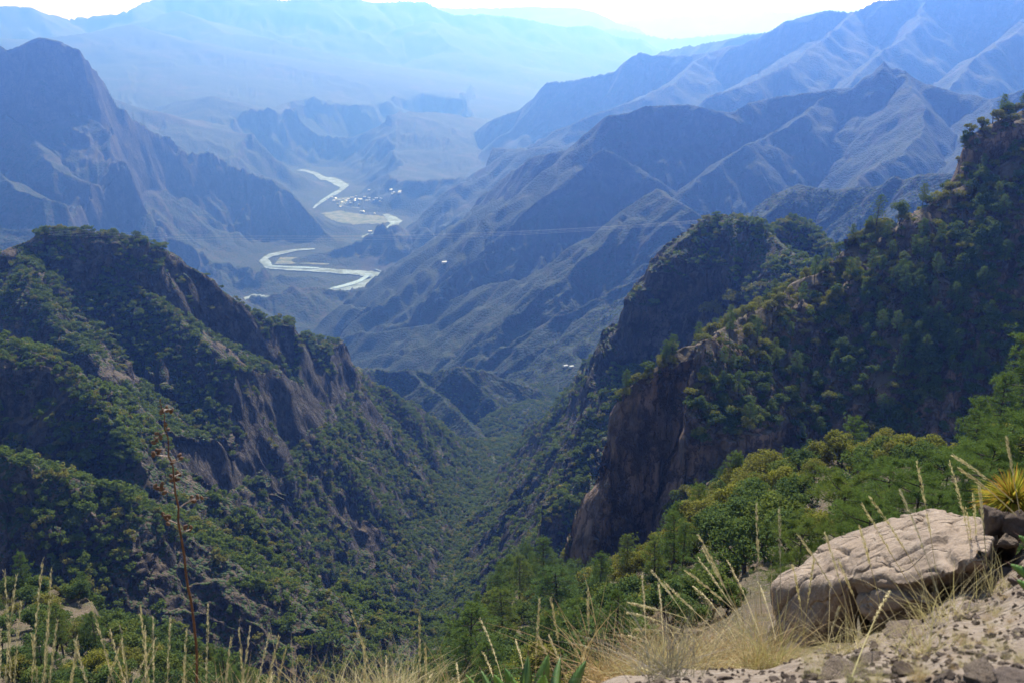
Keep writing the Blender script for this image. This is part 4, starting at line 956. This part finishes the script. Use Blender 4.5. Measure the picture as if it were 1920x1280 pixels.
# flowering stalks
def stalk(tip,base,rt,rb,k,label,group,bend=.1):
    T=np.array(P(tip[0],tip[1],rt))
    if base[1]>1290: (x_,y_,z_),_=on(base[0],rb); B=np.array([x_,y_,z_-.02])
    else:
        h_=hit(*base); B=np.array(h_[:3]) if h_ and h_[3]<9 else np.array(P(base[0],base[1],rb))
    L=np.linalg.norm(T-B); mid=(B+T)/2+np.array([0,0,bend*L])+g.normal(size=3)*.02*L
    t=np.linspace(0,1,14)[:,None]; pts=B*(1-t)**2+2*mid*t*(1-t)+T*t*t
    e=bpy.data.objects.new('grass_stalk',None); COL.objects.link(e); e.location=B; e['label']=label; e['category']='grass stalk'; e['group']=group
    mb=MB(); tube(mb,pts-B,np.linspace(.0022,.0009,14),4)
    link('stem',mb.mesh('stem',M_STRAW),e)
    t0=.45; n=int(70*k)+20; u=g.uniform(t0,1.,n); q=np.stack([np.interp(u,t[:,0],pts[:,i]) for i in range(3)],-1)-B
    ax_=(T-mid)/np.linalg.norm(T-mid); side=g.normal(size=(n,3)); side-=ax_*(side@ax_)[:,None]; side/=np.linalg.norm(side,axis=1)[:,None]
    env=np.sin(np.clip((u-t0)/(1-t0),0,1)*np.pi)**.6
    l=.026*(.6+.4*env)[:,None]; w_=.0021; nn=np.cross(ax_,side); o_=q+side*.002
    end=o_+ax_*l+side*l*.30
    v=np.stack([o_-nn*w_*.6,o_*.45+end*.55-nn*w_,end,o_*.45+end*.55+nn*w_],1).reshape(-1,3)
    hb=MB(); hb.add(v,np.arange(4*n).reshape(n,4)); link('seed_head',hb.mesh('seed_head',M_HEAD),e)
gA=('tall straw grass stalk in the clump at the lower left corner','grass stalks at the lower left corner')
gB=('arching straw grass stalk beside the dead agave stalk','grass stalks round the dead agave stalk')
gC=('thin upright grass stalk rising in front of the canyon bottom','grass stalks in front of the canyon bottom')
gD=('straw grass stalk of the tuft left of the boulder','grass stalks left of the boulder')
gE=('dry grass stalk rising over the top of the boulder','grass stalks over the boulder')
for (t_,b_,gp) in [((8,1070),(22,1300),gA),((31,1078),(15,1300),gA),((80,1048),(45,1300),gA),((97,1062),(48,1300),gA),((40,1128),(20,1300),gA),((92,1150),(75,1300),gA),((108,1162),(60,1300),gA),((60,1190),(85,1300),gA),((145,1188),(100,1300),gA),((2,1180),(8,1300),gA),
  ((170,1128),(270,1310),gB),((262,1127),(300,1300),gB),((287,1155),(296,1300),gB),((292,1196),(140,1310),gB),((294,1214),(190,1320),gB),((206,1181),(290,1320),gB),((320,1152),(312,1300),gB),((272,1175),(280,1300),gB),((350,1182),(338,1300),gB),((390,1134),(377,1300),gB),((230,1196),(130,1320),gB),((148,1206),(95,1300),gB),((140,1200),(220,1310),gB),((345,1238),(370,1320),gB),((225,1175),(262,1310),gB),
  ((470,1172),(436,1300),gB),((434,1194),(415,1300),gB),((505,1188),(450,1310),gB),((523,1192),(470,1310),gB),((535,1218),(480,1320),gB),((448,1178),(450,1320),gB),((510,1262),(500,1320),gB),
  ((658,1140),(728,1300),gC),((684,1210),(683,1320),gC),((724,1230),(722,1320),gC),((787,1150),(792,1310),gC),((797,1207),(800,1320),gC),((855,1242),(864,1320),gC),((900,1160),(955,1300),gC),((1012,1120),(1002,1300),gC),((1033,1122),(1060,1280),gC),((1102,1103),(1107,1270),gC),((966,1198),(985,1280),gC),((905,1222),(940,1320),gC),((1010,1192),(1050,1290),gC),((1030,1192),(1070,1290),gC),((1098,1212),(1080,1300),gC),((640,1270),(700,1330),gC),((810,1262),(760,1330),gC),
  ((1204,1074),(1212,1230),gD),((1235,1095),(1245,1230),gD),((1222,1070),(1300,1180),gD),((1176,1148),(1275,1180),gD),((1190,1180),(1290,1190),gD),((1178,1130),(1290,1160),gD),((1310,1004),(1385,1170),gD),((1317,1026),(1400,1180),gD),((1309,1046),(1400,1180),gD),((1287,1070),(1410,1175),gD),((1364,1051),(1425,1190),gD),((1422,1092),(1455,1200),gD),((1461,953),(1463,1130),gD),((1419,946),(1428,1150),gD),((1300,1100),(1380,1200),gD),((1245,1090),(1350,1190),gD),((1160,1190),(1260,1230),gD),((1195,1250),(1260,1275),gD),
  ((1497,1002),(1610,1190),gE),((1617,946),(1720,1120),gE),((1632,933),(1745,1120),gE),((1687,918),(1770,1150),gE),((1719,866),(1762,1130),gE),((1780,866),(1830,1100),gE),((1787,853),(1900,940),gE),((1798,878),(1905,965),gE),((1887,820),(1912,960),gE),((1836,911),(1850,1060),gE),((1825,926),(1833,1080),gE),((1572,1050),(1625,1180),gE),((1486,1059),(1510,1210),gE),((1547,1000),(1600,1180),gE),((1574,1137),(1545,1230),gE),((1670,1106),(1590,1290),gE),((1810,953),(1812,1080),gE),((1612,988),(1650,1130),gE),((1526,1050),(1505,1200),gE)]:
    stalk(t_,b_,g.uniform(4.3,5.0) if gp is not gE else g.uniform(4.4,4.8),4.2 if gp is not gE else 4.6,1. if gp in (gA,gB,gE) else .8,gp[0],gp[1],bend=.02+.06*g.random() if gp is not gB else .08)
# ------------------------------------------------------------------ dead agave stalk
M_STALK=plain('dry_stalk',(.15,.07,.035),.8,(.09,.045,.025),20.,.002); M_POD=plain('dry_pod',(.085,.04,.022),.85,(.16,.09,.05),30.,.003); M_PALE=plain('pale_stalk',(.40,.33,.28),.8,(.3,.2,.14),20.)
RS=5.2
sp_=[(371,1330),(369,1280),(369,1225),(366,1190),(362,1154),(358,1125),(352,1099),(348,1070),(346,1044),(341,1014),(334,976),(335,951),(329,926),(326,896),(324,871),(316,854),(316,835),(315,820),(309,803),(308,790),(309,778),(303,765),(300,748)]
spt=[P(a,b,RS) for a,b in sp_]; (x_,y_,z_),_=on(372,RS); spt=[(x_,y_,z_-.1)]+spt; spt=np.array(spt)
ag=bpy.data.objects.new('agave_stalk',None); COL.objects.link(ag); ag.location=spt[0]; ag['label']='tall thin dead agave flower stalk with dark seed pods at the lower left'; ag['category']='agave stalk'
mb=MB(); tube(mb,spt-spt[0],np.interp(np.arange(len(spt)),[0,8,16,len(spt)-1],[.0085,.0068,.0042,.0022]),8); link('stem',mb.mesh('stem',M_STALK,True),ag)
for (b0,ctrl,tips) in (((326,924),(310,922),[(293,913),(300,910),(306,917)]),((337,951),(350,940),[(369,934),(358,938),(372,930)]),((332,981),(318,976),[(306,964),(311,968),(315,975)]),((341,998),(352,994),[(358,991),(348,988)]),((316,855),(300,855),[(283,850),(297,851),(290,849)]),((318,866),(330,866),[(340,861),(326,866)]),((324,893),(332,890),[(337,888),(330,894),(320,893)]),((312,811),(305,811),[(299,816),(289,824)]),((309,800),(311,798),[(313,795)]),((307,772),(312,764),[(322,767),(312,766),(303,769)])):
    e0=np.array(P(*b0,RS))-spt[0]; mb=MB(); off=g.uniform(-.06,.06)
    C=np.array(P(*ctrl,RS+off*.5))-spt[0]
    tt=[np.array(P(*q,RS+off+g.uniform(-.03,.03)))-spt[0] for q in tips]
    for T in tt:
        u=np.linspace(0,1,7)[:,None]; tube(mb,e0*(1-u)**2+2*C*u*(1-u)+T*u*u,np.linspace(.0034,.002,7),5)
    br=link('branch',mb.mesh('branch',M_PALE,True),ag)
    for T in tt:
        for k_ in range(2):
            mb=MB(); c=T+g.normal(size=3)*.010
            p=g.normal(size=3); p/=np.linalg.norm(p); s=np.linspace(-1,1,6); tube(mb,c+p*s[:,None]*.016,.010*np.sqrt(np.clip(1.05-s*s,0,1)),6)
            link('seed_pod',mb.mesh('seed_pod',M_POD,True),br)
# ------------------------------------------------------------------ spiky rosette
def spiky():
    gg=np.random.default_rng(9); (x_,y_,z_),_=on(1892,5.35); c=np.array(P(1898,940,5.35))
    e=bpy.data.objects.new('spiky_plant',None); COL.objects.link(e); e.location=(c[0],c[1],z_); e['label']='spiky yellow green rosette plant on dark rocks at the right edge'; e['category']='plant'
    zc=c[2]-z_
    mb=MB(); tube(mb,[(0,0,-.1),(0.01,0,zc*.5),(0,0,zc+.02)],[.05,.06,.05],10); link('trunk',mb.mesh('trunk',plain('shaggy_trunk',(.10,.06,.035),.9,(.04,.03,.02),30.,.01),True),e)
    m,nt,out=newmat('rosette_leaves'); n=N(nt); isl=n('ShaderNodeNewGeometry').outputs['Random Per Island']
    col=n.mix(n.rng(isl,0,.62),(.20,.24,.03),(.42,.36,.05)); col=n.mix(n.rng(isl,.62,.85),col,(.50,.27,.05)); col=n.mix(n.rng(isl,.9,1.),col,(.30,.13,.04))
    d=n('ShaderNodeBsdfDiffuse',{'Color':col}); t=n('ShaderNodeBsdfTranslucent',{'Color':col}); nt.links.new(n('ShaderNodeMixShader',{0:.45,1:d.outputs[0],2:t.outputs[0]}).outputs[0],out.inputs[0])
    N_=520; a=gg.uniform(0,6.28,N_); el=np.arcsin(gg.uniform(-.08,1,N_)); L=.19*gg.uniform(.7,1.1,N_)
    d=np.stack([np.cos(a)*np.cos(el),np.sin(a)*np.cos(el),np.sin(el)],-1); s=np.cross(d,[0,0,1.]); s/=np.linalg.norm(s,axis=1)[:,None]
    t=np.linspace(0,1,5); rows=[]
    for k_,u in enumerate(t):
        p=d*(.02+L[:,None]*u)+np.array([0,0,-1])*(u**2*.06*np.cos(el))[:,None]+np.array([0,0,zc]); w_=.0042*(1-u)**.6+.0003
        rows+= [p-s*w_,p+s*w_]
    v=np.stack(rows,1); f=np.concatenate([np.arange(N_)[:,None]*10+np.array([[2*i,2*i+1,2*i+3,2*i+2]]) for i in range(4)])
    mb=MB(); mb.add(v.reshape(-1,3),f); link('leaf_rosette',mb.mesh('leaf_rosette',m),e)
spiky()
# ------------------------------------------------------------------ agaves at the frame's edge
def agave(label,leaves_,rad,heart):
    e=bpy.data.objects.new('agave',None); COL.objects.link(e); (x_,y_,z_),_=on(*heart); e.location=(x_,y_,z_); e['label']=label; e['category']='agave'
    o0=np.array([x_,y_,z_])
    m,nt,out=newmat('agave_leaf'); n=N(nt); pos=n('ShaderNodeTexCoord').outputs['Object']
    col=n.mix(n.rng(n.noise(pos,9.,4.,.6),.35,.65),(.085,.17,.05),(.15,.25,.06)); 
    d=n('ShaderNodeBsdfPrincipled',{'Base Color':col,'Roughness':.45}); t=n('ShaderNodeBsdfTranslucent',{'Color':(.30,.45,.05,1)}); nt.links.new(n('ShaderNodeMixShader',{0:.3,1:d.outputs[0],2:t.outputs[0]}).outputs[0],out.inputs[0])
    ms=plain('agave_spine',(.12,.05,.03),.6)
    for (tip,base,w_) in leaves_:
        T=np.array(P(*tip))-o0; B=np.array(P(*base))-o0; u=np.linspace(0,1,13); ax_=T-B; L=np.linalg.norm(ax_)
        out_=np.cross(ax_,[0,1.,0]); out_/=np.linalg.norm(out_); nn=np.cross(out_,ax_/L)
        mb=MB(); vs=[]
        for q in u:
            ww=w_*(.75+.45*math.sin(q*2.2))*(1-q**2.4)**.8*.5; c=B+ax_*q+nn*.06*L*math.sin(q*3.1)
            vs+=[c-out_*ww+nn*ww*.35,c-nn*.012*(1-q),c+out_*ww+nn*ww*.35,c-nn*.004-nn*ww*.15]
        vs=np.array(vs); f=[]
        for i in range(12):
            for k_ in range(4): f.append((4*i+k_,4*i+(k_+1)%4,4*i+4+(k_+1)%4,4*i+4+k_))
        mb.add(vs,f); lo=link('leaf',mb.mesh('leaf',m,True),e)
        sb=MB(); tube(sb,[T-ax_/L*.004,T+ax_/L*.022],[.003,.0003],5)
        for q in np.linspace(.12,.9,11):
            for sgn in (-1,1):
                ww=w_*(.75+.45*math.sin(q*2.2))*(1-q**2.4)**.8*.5; c=B+ax_*q+nn*.06*L*math.sin(q*3.1)+sgn*out_*ww+nn*ww*.35
                tube(sb,[c-sgn*out_*.002,c+sgn*out_*.008+ax_/L*.003],[.0022,.0003],4)
        link('spine',sb.mesh('spine',ms),lo)
agave('broad leaved green agave cut by the bottom edge',[((990,1226,3.9),(985,1330,3.7),.055),((1029,1224,3.95),(1005,1340,3.75),.075),((1051,1230,4.1),(1040,1335,3.8),.06),((1100,1236,3.9),(1060,1335,3.7),.065),((946,1250,3.8),(975,1335,3.7),.06),((925,1262,3.7),(960,1345,3.65),.06),((901,1254,4.0),(930,1340,3.8),.05),((872,1262,3.8),(915,1345,3.7),.045),((960,1272,3.6),(990,1350,3.6),.07),((1020,1262,3.6),(1010,1350,3.6),.07)],4,(1000,3.75))
agave('green agave leaves coming in at the right edge of the photo',[((1893,1056,3.9),(1975,1110,3.9),.05),((1908,1002,4.0),(1985,1060,4.0),.045),((1905,1085,3.8),(1990,1150,3.8),.05)],4,(1985,3.9))
print('foreground',time.time()-T0)
# ------------------------------------------------------------------ air, sky, sun, camera
SUN_AZ,SUN_EL=math.radians(CFG.get('SA',4)),math.radians(CFG.get('SE',41))
def haze():
    S=70000.; z0,z1=-2600.,300.
    v=[(-S,-20000,z0),(S,-20000,z0),(S,66000,z0),(-S,66000,z0),(-S,-20000,z1),(S,-20000,z1),(S,66000,z1),(-S,66000,z1)]
    f=[(0,3,2,1),(4,5,6,7),(0,1,5,4),(1,2,6,5),(2,3,7,6),(3,0,4,7)]
    m,nt,out=newmat('haze_air'); p=nt.nodes.new('ShaderNodeVolumePrincipled')
    p.inputs['Color'].default_value=(*CFG.get('HC',(.42,.66,1.0)),1); p.inputs['Density'].default_value=CFG.get('HD',1.0e-4)
    p.inputs['Anisotropy'].default_value=CFG.get('HA',.45); p.inputs['Absorption Color'].default_value=(1,1,1,1)
    nt.links.new(p.outputs[0],out.inputs['Volume'])
    link('haze',mesh_from('haze',v,f,m,False),kind='stuff',label='blue haze filling the canyon and the valley')
if CFG.get('HAZE',1): haze()
w=bpy.data.worlds.new('World'); scene.world=w; w.use_nodes=True; nt=w.node_tree; nt.nodes.clear()
sky=nt.nodes.new('ShaderNodeTexSky'); sky.sky_type='NISHITA'; sky.sun_disc=False; sky.sun_elevation=SUN_EL; sky.sun_rotation=SUN_AZ
sky.altitude=2200; sky.air_density=1.0; sky.dust_density=2.0
bg=nt.nodes.new('ShaderNodeBackground'); bg.inputs[1].default_value=CFG.get('SKY',.10)
wo=nt.nodes.new('ShaderNodeOutputWorld'); nt.links.new(sky.outputs[0],bg.inputs[0]); nt.links.new(bg.outputs[0],wo.inputs[0])
sl=bpy.data.lights.new('sun','SUN'); sl.energy=CFG.get('SUN',4.6); sl.angle=math.radians(.5); sl.color=(1,.965,.925)
so=bpy.data.objects.new('sun',sl); COL.objects.link(so)
sv=Vector((math.sin(SUN_AZ)*math.cos(SUN_EL),math.cos(SUN_AZ)*math.cos(SUN_EL),math.sin(SUN_EL)))
so.rotation_euler=sv.to_track_quat('Z','Y').to_euler(); so.location=sv*50
cam=bpy.data.cameras.new('camera'); co=bpy.data.objects.new('camera',cam); COL.objects.link(co); scene.camera=co
cam.lens=35; cam.sensor_width=36; cam.clip_start=.1; cam.clip_end=200000
co.location=(0,0,0); co.rotation_euler=(math.pi/2-PITCH,0,0)
cam.dof.use_dof=True; cam.dof.focus_distance=120.; cam.dof.aperture_fstop=6.3
scene.view_settings.view_transform='Standard'; scene.view_settings.look='None'; scene.view_settings.exposure=CFG.get('EXP',0.); scene.view_settings.gamma=1
cy=scene.cycles; cy.use_denoising=True; cy.max_bounces=6; cy.diffuse_bounces=3; cy.transmission_bounces=3; cy.glossy_bounces=2; cy.transparent_max_bounces=6; cy.volume_bounces=CFG.get('VB',0)
cy.sample_clamp_indirect=8
cy.use_adaptive_sampling=True
print('done',time.time()-T0)
